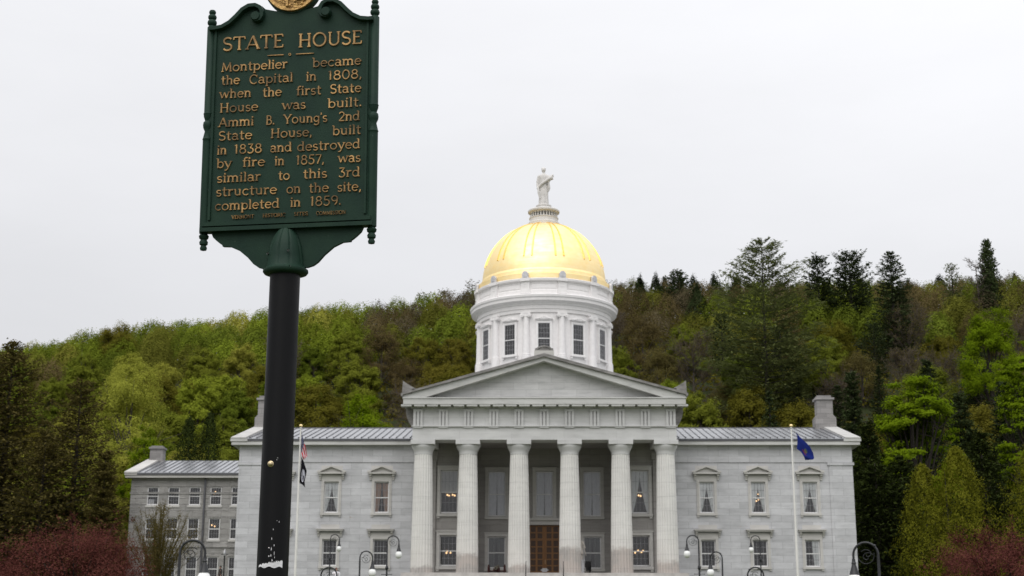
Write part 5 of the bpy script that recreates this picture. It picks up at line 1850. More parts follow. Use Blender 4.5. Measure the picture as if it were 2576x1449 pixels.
WORDS = [('STATE', -0.292, -0.03, 0.762), ('HOUSE', 0.028, 0.298, 0.757), ('Montpelier', -0.293, -0.011, 0.672), ('became', 0.091, 0.297, 0.669), ('the', -0.291, -0.21, 0.616), ('Capital', -0.173, 0.014, 0.613), ('in', 0.066, 0.112, 0.612), ('1808,', 0.157, 0.3, 0.611), ('when', -0.296, -0.16, 0.558), ('the', -0.114, -0.032, 0.555), ('first', 0.027, 0.133, 0.553), ('State', 0.167, 0.299, 0.553), ('House', -0.294, -0.129, 0.498), ('was', -0.031, 0.07, 0.496), ('built.', 0.158, 0.302, 0.493), ('Ammi', -0.296, -0.145, 0.437), ('B.', -0.097, -0.058, 0.436), ("Young's", -0.023, 0.161, 0.436), ('2nd', 0.204, 0.295, 0.435), ('State', -0.294, -0.15, 0.38), ('House,', -0.076, 0.099, 0.379), ('built', 0.18, 0.3, 0.378), ('in', -0.298, -0.255, 0.321), ('1838', -0.226, -0.107, 0.321), ('and', -0.075, 0.017, 0.32), ('destroyed', 0.037, 0.298, 0.319), ('by', -0.298, -0.233, 0.265), ('fire', -0.189, -0.093, 0.265), ('in', -0.055, -0.013, 0.264), ('1857,', 0.033, 0.152, 0.263), ('was', 0.206, 0.301, 0.263), ('similar', -0.295, -0.109, 0.204), ('to', -0.038, 0.011, 0.203), ('this', 0.064, 0.165, 0.204), ('3rd', 0.208, 0.3, 0.203), ('structure', -0.296, -0.04, 0.147), ('on', -0.003, 0.058, 0.146), ('the', 0.089, 0.173, 0.145), ('site,', 0.205, 0.305, 0.144), ('completed', -0.298, -0.028, 0.089), ('in', 0.014, 0.059, 0.09), ('1859.', 0.095, 0.225, 0.09), ('VERMONT', -0.226, -0.133, 0.051), ('HISTORIC', -0.098, -0.003, 0.052), ('SITES', 0.031, 0.09, 0.053), ('COMMISSION', 0.122, 0.243, 0.052)]


def set_word(mb, text, u0, u1, z, cap_h, weight=1.0):
    nat = sum(GL[c_][0] for c_ in text)
    sx = (u1 - u0) / nat
    x = u0
    k = 0
    for c_ in text:
        adv, strokes = GL[c_]
        for pts, wd in strokes:
            P = [(x + p_[0] * sx, z + p_[1] * cap_h) for p_ in pts]
            ribbon(mb, P, wd * cap_h * weight, -0.0172 - 0.00012 * (k % 9), -0.0115)
            k += 1
        x += adv * sx


lines = {}
for wd in WORDS:
    key = next((k_ for k_ in lines if abs(k_ - wd[3]) < 0.012), None)
    lines.setdefault(wd[3] if key is None else key, []).append(wd)
for z_, ws in lines.items():
    q = MB()
    caph = 0.058 if z_ > 0.74 else (0.0145 if z_ < 0.06 else 0.0385)
    for text, u0, u1, z in ws:
        q = MB()
        set_word(q, text, u0, u1, z, caph, 0.6 if z < 0.06 else 1.0)
        spart('lettering', q, M['letter'])
q = MB()
ribbon(q, [(-0.098, 0.7305), (-0.030, 0.7300)], [0.003, 0.005], -0.017, -0.0115)
ribbon(q, [(0.022, 0.7295), (0.097, 0.7290)], [0.005, 0.003], -0.017, -0.0115)
ribbon(q, ar(-0.004, 0.7300, 0.0045, 0.0045, 0, 360, 12), 0.003, -0.017, -0.0115)
spart('rule', q, M['letter'])
# --- post
q = MB()
q.lathe([(0.059, -0.2), (0.059, SIGN[2] - sg_g - 0.17)], 40)
post = put('post', q.mesh('post', M['post_black'], 60), sign)
pz = lambda y: float(at(700, y, SIGN[1] - 0.059)[2] - sg_g)
q = MB()
o0 = len(q.v)
q.lathe([(0.001, 0.010), (0.006, 0.0095), (0.0085, 0.007), (0.009, 0.003), (0.0115, 0.002), (0.0115, -0.004)][::-1], 20)
q.xf(Matrix.Translation((-0.013, -0.0575, pz(1167))) @ Matrix.Rotation(math.radians(90), 4, 'X'), o0)
put('bolt', q.mesh('bolt', M['brass'], 40), post)
# torn paper left by a poster, wrapped round the shaft
rng = random.Random(5)
q = MB()
zb, zt = pz(1427), pz(1411)
aa = np.linspace(-2.40, -0.74, 42)
up = []
for i, a in enumerate(aa):
    t = i / 41
    e = zt + (zb - zt) * (0.75 - 1.3 * t if t < 0.3 else 0.36 - 0.55 * (t - 0.3)) + rng.uniform(-0.0035, 0.0035)
    e = max(e, zb + 0.002)
    up.append(e)
for i, a in enumerate(aa):
    for z in (zb + 0.003 * math.sin(i * 0.4), up[i]):
        q.v.append((0.0597 * math.cos(a), 0.0597 * math.sin(a), z))
    if i:
        b0 = (i - 1) * 2
        q.f.append((b0, b0 + 2, b0 + 3, b0 + 1))
put('torn_paper', q.mesh('torn_paper', M['paper']), post)
q = MB()
for (px_, py_, w_, h_) in [(684, 1355, 3, 12), (690, 1372, 2, 9), (683, 1381, 3, 12), (690, 1392, 2, 16), (682, 1398, 3, 8), (677, 1378, 5, 4), (677, 1399, 5, 5), (702, 1312, 2, 7), (688, 1332, 3, 5), (697, 1310, 2, 3), (685, 1410, 3, 9), (691, 1402, 2, 6), (699, 1152, 5, 2), (697, 1157, 4, 2)]:
    P = at(px_, py_, SIGN[1] - 0.055)
    a = math.asin(max(-0.98, min(0.98, (P[0] - SIGN[0]) / 0.0597)))
    zc = P[2] - sg_g
    hw, hh = 0.7 * w_ / 3650 * 5.6 / 0.0597 / 2, 0.8 * h_ / 3650 * 5.6 / 2
    n_ = 7
    o0 = len(q.v)
    for k in range(n_):
        t = 2 * math.pi * k / n_
        r_ = rng.uniform(0.55, 1.15)
        q.v.append((0.0596 * math.sin(a + hw * r_ * math.cos(t)), -0.0596 * math.cos(a + hw * r_ * math.cos(t)), zc + hh * r_ * math.sin(t)))
    q.f.append(tuple(range(o0, o0 + n_)))
put('paint_chip', q.mesh('paint_chip', M['paper']), post)

# ------------------------------------------------------------------ trees


def leaf_material(name, lo, hi, hue=0.25, through=0.3, rough=0.6, alt=None):
    mt = bpy.data.materials.new(name)
    mt.use_nodes = True
    nt = mt.node_tree
    nt.nodes.clear()
    at_ = N(nt, 'ShaderNodeAttribute', attribute_name='tint')
    oi = N(nt, 'ShaderNodeObjectInfo')
    c = mixc(nt, at_.outputs['Fac'], lo, hi)
    if alt:
        c = mixc(nt, math_node(nt, 'MULTIPLY', oi.outputs['Random'], 0.9), c, alt)
    v = math_node(nt, 'MULTIPLY_ADD', oi.outputs['Random'], hue)
    v.node.inputs[2].default_value = 1.0 - hue / 2
    c = mixc(nt, 1.0, c, v, 'MULTIPLY')
    d = N(nt, 'ShaderNodeBsdfDiffuse')
    t = N(nt, 'ShaderNodeBsdfTranslucent')
    L(nt, c, d.inputs[0])
    L(nt, c, t.inputs[0])
    mx = N(nt, 'ShaderNodeMixShader', i_0=through)
    L(nt, d.outputs[0], mx.inputs[1])
    L(nt, t.outputs[0], mx.inputs[2])
    L(nt, mx.outputs[0], N(nt, 'ShaderNodeOutputMaterial').inputs[0])
    return mt


LM = {
    'yellow': leaf_material('leaf_yellow_green', (0.225, 0.225, 0.034), (0.40, 0.385, 0.070), alt=(0.29, 0.31, 0.048), through=0.4),
    'fresh': leaf_material('leaf_fresh_green', (0.145, 0.195, 0.016), (0.265, 0.335, 0.032), alt=(0.25, 0.285, 0.034), through=0.4),
    'mid': leaf_material('leaf_mid_green', (0.095, 0.132, 0.014), (0.185, 0.235, 0.028), alt=(0.185, 0.20, 0.027), through=0.4),
    'olive': leaf_material('leaf_olive', (0.11, 0.108, 0.014), (0.21, 0.20, 0.028), alt=(0.15, 0.13, 0.022), through=0.4),
    'rust': leaf_material('leaf_budding_brown', (0.078, 0.058, 0.028), (0.17, 0.128, 0.055), alt=(0.12, 0.105, 0.034), through=0.4),
    'bright': leaf_material('leaf_bright_maple', (0.095, 0.155, 0.006), (0.20, 0.27, 0.012), hue=0.1, through=0.4),
    'brightyellow': leaf_material('leaf_golden_maple', (0.10, 0.115, 0.008), (0.19, 0.20, 0.018), hue=0.1),
    'needle': leaf_material('needles_dark', (0.022, 0.034, 0.015), (0.060, 0.080, 0.030), through=0.2),
    'needle_light': leaf_material('needles_grey_green', (0.065, 0.082, 0.026), (0.175, 0.20, 0.070), through=0.35),
    'needle_brown': leaf_material('needles_brown', (0.050, 0.045, 0.014), (0.130, 0.108, 0.034), through=0.25),
    'cedar_olive': leaf_material('cedar_olive', (0.085, 0.092, 0.008), (0.20, 0.20, 0.022), hue=0.1, through=0.35),
    'cedar_dark': leaf_material('cedar_dark', (0.014, 0.022, 0.007), (0.042, 0.055, 0.014), through=0.15),
    'crab': leaf_material('crabapple_red', (0.062, 0.019, 0.017), (0.170, 0.062, 0.050), hue=0.08),
    'straw': leaf_material('straw_bud', (0.09, 0.075, 0.025), (0.19, 0.15, 0.055), hue=0.05),
}
M['bark'] = worn('grey_brown_bark', (0.075, 0.062, 0.050), 0.9, 0.0, 0.35, 3.0, 0.3)
M['bark_dark'] = worn('dark_bark', (0.030, 0.024, 0.019), 0.9, 0.0, 0.3, 3.0, 0.3)
M['twig'] = worn('bare_twig', (0.085, 0.066, 0.054), 0.9, 0.0, 0.3, 1.0, 0.0)


def cards(name, C, Nrm, S, tint, mat, aspect=1.0, ax=None):
    """many small leaf faces in one mesh; S sizes, tint 0..1 per leaf, ax optional long axis"""
    n = len(C)
    rs = np.random.RandomState(n % 9973)
    Nrm = Nrm / (np.linalg.norm(Nrm, axis=1, keepdims=True) + 1e-9)
    if ax is None:
        ax = rs.normal(size=(n, 3))
    U = ax - Nrm * (ax * Nrm).sum(1, keepdims=True)
    U = U / (np.linalg.norm(U, axis=1, keepdims=True) + 1e-9)
    V = np.cross(Nrm, U)
    S = np.asarray(S).reshape(-1, 1)
    a, b_ = U * S * 0.5, V * S * 0.5 * aspect
    vs = np.stack([C - a, C - b_ * 0.9 + a * 0.1, C + a, C + b_ * 0.9 - a * 0.05], axis=1).reshape(-1, 3)
    me = bpy.data.meshes.new(name)
    me.vertices.add(4 * n)
    me.vertices.foreach_set('co', vs.astype(np.float32).ravel())
    me.loops.add(4 * n)
    me.loops.foreach_set('vertex_index', np.arange(4 * n, dtype=np.int32))
    me.polygons.add(n)
    me.polygons.foreach_set('loop_start', np.arange(0, 4 * n, 4, dtype=np.int32))
    me.polygons.foreach_set('loop_total', np.full(n, 4, dtype=np.int32))
    at_ = me.attributes.new('tint', 'FLOAT', 'FACE')
    at_.data.foreach_set('value', np.clip(np.asarray(tint), 0, 1).astype(np.float32))
    me.materials.append(mat)
    me.update(calc_edges=True)
    return me


def broadleaf(seed, H, W, leaves=5200, size=0.30, lobes=34, bottom=0.28, airy=0.0, flat=0.55, limbs=7, rough=1.0):
    """a spreading tree: a domed crown of many small leaf sprays hung on limbs"""
    rs = np.random.RandomState(seed)
    tr = MB()
    lean = rs.uniform(-0.04, 0.04, 2) * H
    top_t = (lean[0], lean[1], H * 0.82)
    r0 = 0.016 * H + 0.04
    tr.tube([(0, 0, -0.8), (lean[0] * .2, lean[1] * .2, H * 0.2), (lean[0] * .5, lean[1] * .5, H * 0.5), top_t], [r0 * 1.2, r0, r0 * 0.65, 0.03], 7)
    zc = H * (bottom * 0.6 + 0.4)
    lob = lobes * 3
    d0 = rs.normal(size=(lob, 3))
    d0 /= np.linalg.norm(d0, axis=1, keepdims=True)
    d0[:, 2] = np.where(d0[:, 2] < -0.55, -d0[:, 2], d0[:, 2])
    # uneven outline: a few broad swells and hollows
    axs = rs.normal(size=(7, 3))
    axs /= np.linalg.norm(axs, axis=1, keepdims=True)
    swell = 1 + rough * 0.13 * sum(math.copysign(1, rs.uniform(-1, 1)) * np.exp(4.5 * (d0 @ a_ - 1)) for a_ in axs) + rs.normal(size=lob) * 0.05 * rough
    rr = swell * (rs.uniform(0.30, 1.0, lob) ** 0.45) * 0.90
    up = np.where(d0[:, 2] > 0, H - zc, zc - H * bottom)
    lc = np.stack([d0[:, 0] * W / 2 * rr, d0[:, 1] * W / 2 * rr, zc + d0[:, 2] * up * rr], 1)
    lr = W / 2 * rs.uniform(0.12, 0.21, lob)
    for k in rs.permutation(lob)[:limbs * 2]:
        zs = max(H * 0.18, lc[k][2] - rs.uniform(0.25, 0.5) * H)
        f = zs / (H * 0.82)
        s = np.array([lean[0] * f, lean[1] * f, zs])
        mid = (s + lc[k]) / 2 + np.array([0, 0, 0.05 * H]) * rs.uniform(-1, .6) + (lc[k] - s) * 0.08
        rb = r0 * 0.42 * (1 - f * 0.5)
        tr.tube([tuple(s), tuple(mid), tuple(lc[k])], [rb, rb * 0.6, rb * 0.2], 5)
        for _ in range(3):
            e = lc[k] + rs.normal(size=3) * lr[k] * 1.1
            tr.tube([tuple((mid + lc[k]) / 2), tuple(e)], [rb * 0.35, rb * 0.08], 4)
    wts = lr ** 2 * (1.0 if not airy else rs.uniform(0.35, 1.6, lob))
    idx = rs.choice(lob, leaves, p=wts / wts.sum())
    d = rs.normal(size=(leaves, 3))
    d /= np.linalg.norm(d, axis=1, keepdims=True)
    rad = lr[idx][:, None] * (rs.uniform(0.15, 1.1 if not airy else 1.35, (leaves, 1)))
    C = lc[idx] + d * rad * np.array([1, 1, flat + 0.25])
    C += rs.normal(size=C.shape) * size * 0.4
    nrm = d * 0.55 + d0[idx] * 0.75 + rs.normal(size=d.shape) * 0.26 + np.array([0, 0, 0.35])
    S = size * rs.uniform(0.55, 1.35, leaves)
    lob_t = rs.uniform(0.3, 0.7, lob)
    tint = lob_t[idx] + rs.normal(size=leaves) * 0.13
    return tr, (C, nrm, S, tint)


def twiggy(seed, H, W, leaves=900, size=0.2, n1=16, n2=6, n3=4, upright=0.9):
    """a tree still almost bare: fine rising branches with a haze of buds"""
    rs = np.random.RandomState(seed)
    tr, tw = MB(), MB()
    r0 = 0.014 * H + 0.04
    tr.tube([(0, 0, -0.8), (0.01 * H, 0, 0.4 * H), (0, 0.01 * H, H * 0.9)], [r0 * 1.2, r0 * 0.75, 0.02], 6)
    tips = []
    for k in range(n1):
        f = rs.uniform(0.25, 0.88)
        a = rs.uniform(0, 2 * math.pi)
        ln = W * 0.5 * rs.uniform(0.7, 1.1) * (1.15 - f * 0.55)
        s = np.array([0, 0, f * H])
        e = s + np.array([math.cos(a), math.sin(a), upright * rs.uniform(0.7, 1.4)]) * ln
        e[2] = min(e[2], H * rs.uniform(0.92, 1.02))
        tr.tube([tuple(s), tuple((s + e) / 2 + np.array([0, 0, -0.03 * H])), tuple(e)], [r0 * 0.35, r0 * 0.2, 0.015], 4)
        for j in range(n2):
            t = rs.uniform(0.3, 1.0)
            p_ = s + (e - s) * t
            q_ = p_ + (np.array([math.cos(a), math.sin(a), 0.9]) * 0.5 + rs.normal(size=3) * 0.5) * ln * 0.45
            tw.tube([tuple(p_), tuple(q_)], [0.035, 0.014], 3, False)
            for i in range(n3):
                u = rs.uniform(0.3, 1)
                b0 = p_ + (q_ - p_) * u
                b1 = b0 + (np.array([0, 0, 0.5]) + rs.normal(size=3) * 0.6) * ln * 0.2
                tw.tube([tuple(b0), tuple(b1)], [0.018, 0.009], 3, False)
                tips.append((b0, b1))
    tips = np.array(tips)
    i = rs.randint(0, len(tips), leaves)
    t = rs.uniform(0, 1.1, (leaves, 1))
    C = tips[i, 0] + (tips[i, 1] - tips[i, 0]) * t + rs.normal(size=(leaves, 3)) * 0.12
    return tr, tw, (C, rs.normal(size=(leaves, 3)), size * rs.uniform(0.5, 1.3, leaves), rs.uniform(0, 1, leaves))


def conifer(seed, H, W, kind='spruce', tufts=16, size=0.55, bare=0.12, gap=0.5):
    """whorls of branches carrying flat sprays of needles"""
    rs = np.random.RandomState(seed)
    tr = MB()
    r0 = (0.013 if kind != 'whitepine' else 0.008) * H + 0.06
    tr.tube([(0, 0, -1.0), (0, 0, H * 0.5), (0, 0, H)], [r0 * 1.2, r0 * 0.7, 0.03], 7)
    Cs, Ns, Ss, Ts, As = [], [], [], [], []
    z = H * bare
    while z < H * 0.985:
        f = (z / H - bare) / (1 - bare)
        if kind == 'pine':
            prof_ = 0.55 + 0.45 * math.sin(math.pi * min(1, f * 1.15 + 0.12)) if f < 0.8 else (1 - f) / 0.2 * 0.62 + 0.12
            prof_ *= rs.uniform(0.55, 1.15)
            rise = 0.10 + 0.75 * f ** 1.5
        elif kind == 'whitepine':                      # long level boughs in separate storeys, open rising top
            prof_ = (0.42 + 0.58 * math.sin(math.pi * (f / 0.62) ** 0.8 * 0.62 + 0.5)) if f < 0.62 else 0.85 * ((1 - f) / 0.38) ** 0.75 + 0.03
            prof_ = max(prof_, 0.06) * rs.uniform(0.72, 1.12)
            rise = 0.05 + 0.85 * max(0.0, f - 0.45)
        elif kind == 'column':
            prof_ = (1 - f) ** 0.55 * 0.95 + 0.06
            rise = 0.9
        else:
            prof_ = (1 - f) ** (0.95 if kind == 'spruce' else 0.62) * 0.95 + 0.05
            prof_ *= rs.uniform(0.8, 1.12) if kind == 'spruce' else rs.uniform(0.62, 1.15)
            rise = -0.25 + 0.55 * f
        nb = rs.randint(4, 7)
        a0 = rs.uniform(0, 6.28)
        for k in range(nb):
            a = a0 + 2 * math.pi * k / nb + rs.uniform(-0.35, 0.35)
            ln = W / 2 * prof_ * rs.uniform(0.75, 1.12)
            dirv = np.array([math.cos(a), math.sin(a), 0.0])
            zz = z + rs.uniform(-0.2, 0.2)
            pts = []
            for t in (0, 0.35, 0.7, 1.0):
                dzv = rise * t * ln + (0.18 * ln * t * t if kind != 'column' else 0)
                pts.append(dirv * ln * t + np.array([0, 0, zz + dzv]))
            rb = max(0.02, r0 * 0.25 * (1 - f) + 0.012)
            tr.tube([tuple(p_) for p_ in pts], [rb, rb * 0.7, rb * 0.45, 0.008], 4, False)
            n = max(5, int(tufts * (0.35 + 0.65 * prof_)))
            t = rs.uniform(0.22 if kind not in ('pine', 'whitepine') else 0.35, 1.03, n)
            base = np.array([np.interp(t, (0, .35, .7, 1.0), [p_[i] for p_ in pts]) for i in range(3)]).T
            side = np.array([-math.sin(a), math.cos(a), 0])
            off = rs.normal(size=(n, 1)) * ln * 0.16 * side + rs.normal(size=(n, 3)) * np.array([.10, .10, .08]) * (1 + ln * 0.1)
            Cs.append(base + off)
            up = np.array([0, 0, 1.0]) if kind != 'column' else dirv + np.array([0, 0, 0.3])
            Ns.append(up + rs.normal(size=(n, 3)) * (0.45 if kind != 'whitepine' else 0.3))
            As.append(dirv + rs.normal(size=(n, 3)) * 0.5 + np.array([0, 0, rise * 0.6]))
            Ss.append(size * rs.uniform(0.6, 1.3, n) * (0.6 + 0.4 * prof_))
            Ts.append(np.clip(0.25 + 0.5 * t, 0, 1) * 0.6 + rs.uniform(0, 0.45, n))
        z += gap * rs.uniform(0.75, 1.25)
    return tr, (np.concatenate(Cs), np.concatenate(Ns), np.concatenate(Ss), np.concatenate(Ts), np.concatenate(As))


def cedar(seed, H, W, leaves=7000, size=0.22, tops=1):
    """dense flame shaped evergreen clothed to the ground, small upright sprays over lumpy flanks"""
    rs = np.random.RandomState(seed)
    tr = MB().tube([(0, 0, -0.5), (0, 0, H * 0.85)], [0.16, 0.03], 6)
    flames = [(0.0, 1.0, 1.0)] if tops == 1 else [(0.10 * W, 1.0, 0.80), (-0.19 * W, 0.885, 0.62)]
    Cs, Ns, As, Ts = [], [], [], []
    for ox, hf, wf in flames:
        n = int(leaves * wf)
        f = rs.uniform(0, 1, n) ** 1.15
        a = rs.uniform(0, 2 * math.pi, n)
        R_ = wf * W / 2 * np.clip(1 - f, 0, 1) ** 0.60 * np.minimum(1.0, 0.72 + f * 1.0) + 0.04
        ph = rs.uniform(0, 6.28, 6)
        lump = 0.12 * np.sin(5 * a + ph[0] + 9 * f) + 0.11 * np.sin(9 * a + ph[1] - 17 * f) + 0.10 * np.sin(3 * a + ph[2] + 31 * f) + 0.10 * np.sin(14 * a + ph[3] + 43 * f) + 0.08 * np.sin(23 * a + ph[4] - 61 * f)
        r_ = R_ * (0.95 + lump) * (1 - 0.42 * rs.uniform(0, 1, n) ** 2.2)
        u = np.stack([np.cos(a), np.sin(a), np.zeros(n)], 1)
        Cs.append(u * r_[:, None] + np.stack([np.full(n, ox), np.zeros(n), f * H * hf + lump * 0.6], 1) + rs.normal(size=(n, 3)) * size * 0.35)
        Ns.append(u * 0.8 + np.array([0, 0, 0.45]) + rs.normal(size=(n, 3)) * 0.38)
        As.append(np.array([0, 0, 1.0]) + u * 0.5 + rs.normal(size=(n, 3)) * 0.35)
        Ts.append(0.45 + 1.0 * lump + rs.normal(size=n) * 0.16)
    C = np.concatenate(Cs)
    return tr, (C, np.concatenate(Ns), size * rs.uniform(0.6, 1.3, len(C)), np.concatenate(Ts), np.concatenate(As))


def make_tree(name, label, group, parts, leafmat, bark, loc=(0, 0, 0), twig=None, aspect=1.0):
    t = thing(name, label, 'tree', loc, 0, group)
    parts[0].build('trunk', bark, t, 60)
    if twig is not None:
        twig.build('twigs', M['twig'], t)
    d = parts[1]
    if d is not None:
        put('crown', cards('crown', d[0], d[1], d[2], d[3], leafmat, aspect, d[4] if len(d) > 4 else None), t)
    return t


# --- prototypes for the wood on the hill
PROTO = {}


def proto(kind, i):
    if (kind, i) in PROTO:
        return PROTO[(kind, i)]
    s = 100 + i * 17 + hash_kind[kind] * 7
    if kind in ('yellow', 'fresh', 'mid', 'olive', 'rust'):
        H = (12.5, 13.8, 11.6)[i % 3]
        W = (9.4, 8.6, 10.2)[i % 3]
        n = {'rust': 16000, 'olive': 24000}.get(kind, 30000)
        p_ = broadleaf(s, H, W, n, 0.22 if kind != 'rust' else 0.18, 60, 0.02, airy=1 if kind in ('rust', 'olive', 'yellow') else 0)
        t = make_tree('leafing_tree', 'leafing tree', None, p_, LM[kind], M['bark'])
    elif kind == 'bare':
        a, b_, c = twiggy(s, (13.0, 12.0)[i % 2], (8.5, 9.0)[i % 2], 5200, 0.16, 34, 9, 6)
        t = make_tree('budding_tree', 'budding tree', None, (a, c), LM['rust'], M['bark'], twig=b_)
    elif kind == 'pine':
        t = make_tree('pine_tree', 'pine', None, conifer(s, (15, 16)[i % 2], (9.0, 8.0)[i % 2], 'pine', 46, 0.62, 0.08, 0.55), LM['needle'], M['bark_dark'], aspect=0.5)
    elif kind == 'spruce':
        t = make_tree('conifer', 'conifer', None, conifer(s, (15, 16)[i % 2], (8.5, 8.0)[i % 2], 'spruce', 40, 0.55, 0.03, 0.40), LM['needle'], M['bark_dark'], aspect=0.5)
    t['_H'] = {'bare': 15.0, 'pine': 18.0, 'spruce': 16.0}.get(kind, 14.2)
    PROTO[(kind, i)] = t
    return t


hash_kind = {'yellow': 1, 'fresh': 2, 'mid': 3, 'olive': 4, 'rust': 5, 'bare': 6, 'pine': 7, 'spruce': 8}
VAR = {'yellow': 2, 'fresh': 3, 'mid': 3, 'olive': 3, 'rust': 3, 'bare': 2, 'pine': 2, 'spruce': 2}
KNAME = {'yellow': 'pale yellow green leafing tree', 'fresh': 'fresh green leafing tree', 'mid': 'deep green leafing tree', 'olive': 'olive green leafing tree', 'rust': 'brown budding tree',
         'bare': 'nearly bare twiggy tree', 'pine': 'dark plumed pine', 'spruce': 'dark pointed conifer'}
rng = random.Random(21)


def zone(px):
    if px < 620:
        return 'left of the sign post'
    if px < 1200:
        return 'between the sign post and the dome'
    if px < 1800:
        return 'just right of the dome'
    return 'behind the right wing'


def pick(px, row):
    """which kind stands where on the hill, read off the photograph; row 0 is lowest"""
    r = rng.random()
    if px < 620:
        tbl = [('yellow', .35), ('fresh', .33), ('mid', .24), ('olive', .08)] if row < 6 else [('yellow', .2), ('fresh', .32), ('mid', .34), ('olive', .14)]
    elif px < 920:
        tbl = [('fresh', .52), ('mid', .22), ('olive', .08), ('yellow', .18)] if row < 6 else [('mid', .38), ('fresh', .48), ('olive', .12), ('bare', .02)]
    elif px < 1230:
        tbl = [('fresh', .50), ('mid', .28), ('olive', .16), ('bare', .06)] if row < 6 else [('bare', .30), ('rust', .20), ('olive', .20), ('mid', .30)]
    elif px < 1800:
        tbl = [('mid', .46), ('olive', .30), ('fresh', .16), ('bare', .08)] if row < 7 else [('bare', .22), ('rust', .22), ('pine', .20), ('mid', .36)]
    elif px < 2120:
        tbl = [('mid', .36), ('olive', .20), ('rust', .18), ('spruce', .20), ('bare', .06)] if row < 7 else [('rust', .24), ('mid', .40), ('pine', .22), ('olive', .14)]
    else:
        tbl = [('spruce', .42), ('rust', .20), ('olive', .12), ('bare', .10), ('mid', .16)] if row < 7 else [('rust', .34), ('bare', .24), ('pine', .16), ('olive', .26)]
    for k, p_ in tbl:
        r -= p_
        if r <= 0:
            return k
    return tbl[0][0]


used = set()


def plant(kind, i, X, Y, sc, label, group, sink=1.7):
    p_ = proto(kind, i)
    o = p_ if (kind, i) not in used else copy_tree(p_)
    used.add((kind, i))
    o.location = (X, Y, ground_z(X, Y) - sink * sc)
    o.rotation_euler = (0, 0, rng.uniform(0, 6.28))
    o.scale = (sc * rng.uniform(0.9, 1.1), sc * rng.uniform(0.9, 1.1), sc * rng.uniform(0.92, 1.08))
    tag(o, label, 'tree', group)
    return o


ROWS = [43, 52, 62, 73, 85, 98, 112, 127, 143]
for row, Y in enumerate(ROWS):
    d = Y + 124.7
    step = FPX * 7.8 / d * 0.86
    px = -150 + rng.uniform(0, step)
    while px < 2740:
        y_ = Y + rng.uniform(-4, 4)
        P = at(px, 900, y_)
        X = float(P[0])
        k = pick(px, row)
        sc = rng.uniform(0.92, 1.15)
        if row >= 5:
            sc *= rng.uniform(0.75, 1.02)
        if row == 0 and 640 < px < 2140 and rng.random() < 0.4:
            px += step
            continue
        plant(k, rng.randrange(VAR[k]), X, y_, sc, KNAME[k] + ' on the hill ' + zone(px), KNAME[k] + 's ' + zone(px))
        px += step * rng.uniform(0.8, 1.25)


# --- undergrowth of saplings and brush between the trunks, one mass
rs = np.random.RandomState(5)
Cu, Nu, Su, Tu = [], [], [], []
for k in range(4200):
    Y = 40 + 180 * math.sqrt(rs.uniform(0, 1))
    P = at(rs.uniform(-160, 2740), 950, Y)
    X = float(P[0])
    z = ground_z(X, Y)
    n = 26
    h, r_ = rs.uniform(1.6, 4.2), rs.uniform(1.0, 2.1)
    d = rs.normal(size=(n, 3))
    d /= np.linalg.norm(d, axis=1, keepdims=True)
    d[:, 2] = abs(d[:, 2])
    Cu.append(np.array([X, Y, z + 0.1]) + d * np.array([r_, r_, h]) * rs.uniform(0.5, 1.0, (n, 1)))
    Nu.append(d + rs.normal(size=(n, 3)) * 0.5 + np.array([0, 0, 0.3]))
    Su.append(rs.uniform(0.35, 0.75, n))
    Tu.append(rs.uniform(0.1, 0.7) + rs.normal(size=n) * 0.2)
und = put('undergrowth', cards('undergrowth', np.concatenate(Cu), np.concatenate(Nu), np.concatenate(Su), np.concatenate(Tu), LM['olive']))
tag(und, kind='stuff')


# --- the far wood along the ridge, too dense to count: one mass
mt = bpy.data.materials.new('far_leaves')
mt.use_nodes = True
nt = mt.node_tree
nt.nodes.clear()
cA = N(nt, 'ShaderNodeAttribute', attribute_name='leafcol')
d = N(nt, 'ShaderNodeBsdfDiffuse')
t = N(nt, 'ShaderNodeBsdfTranslucent')
L(nt, cA.outputs['Color'], d.inputs[0])
L(nt, cA.outputs['Color'], t.inputs[0])
mx = N(nt, 'ShaderNodeMixShader', i_0=0.35)
L(nt, d.outputs[0], mx.inputs[1])
L(nt, t.outputs[0], mx.inputs[2])
L(nt, mx.outputs[0], N(nt, 'ShaderNodeOutputMaterial').inputs[0])
rs = np.random.RandomState(9)
FC = {'yellow': (0.29, 0.285, 0.052), 'fresh': (0.205, 0.255, 0.027), 'mid': (0.15, 0.19, 0.024), 'olive': (0.17, 0.175, 0.03), 'rust': (0.135, 0.105, 0.046), 'bare': (0.115, 0.095, 0.055), 'pine': (0.034, 0.046, 0.018)}
FK = ['yellow', 'fresh', 'mid', 'olive', 'rust', 'bare', 'pine']
Cu, Nu, Su, Tu = [], [], [], []
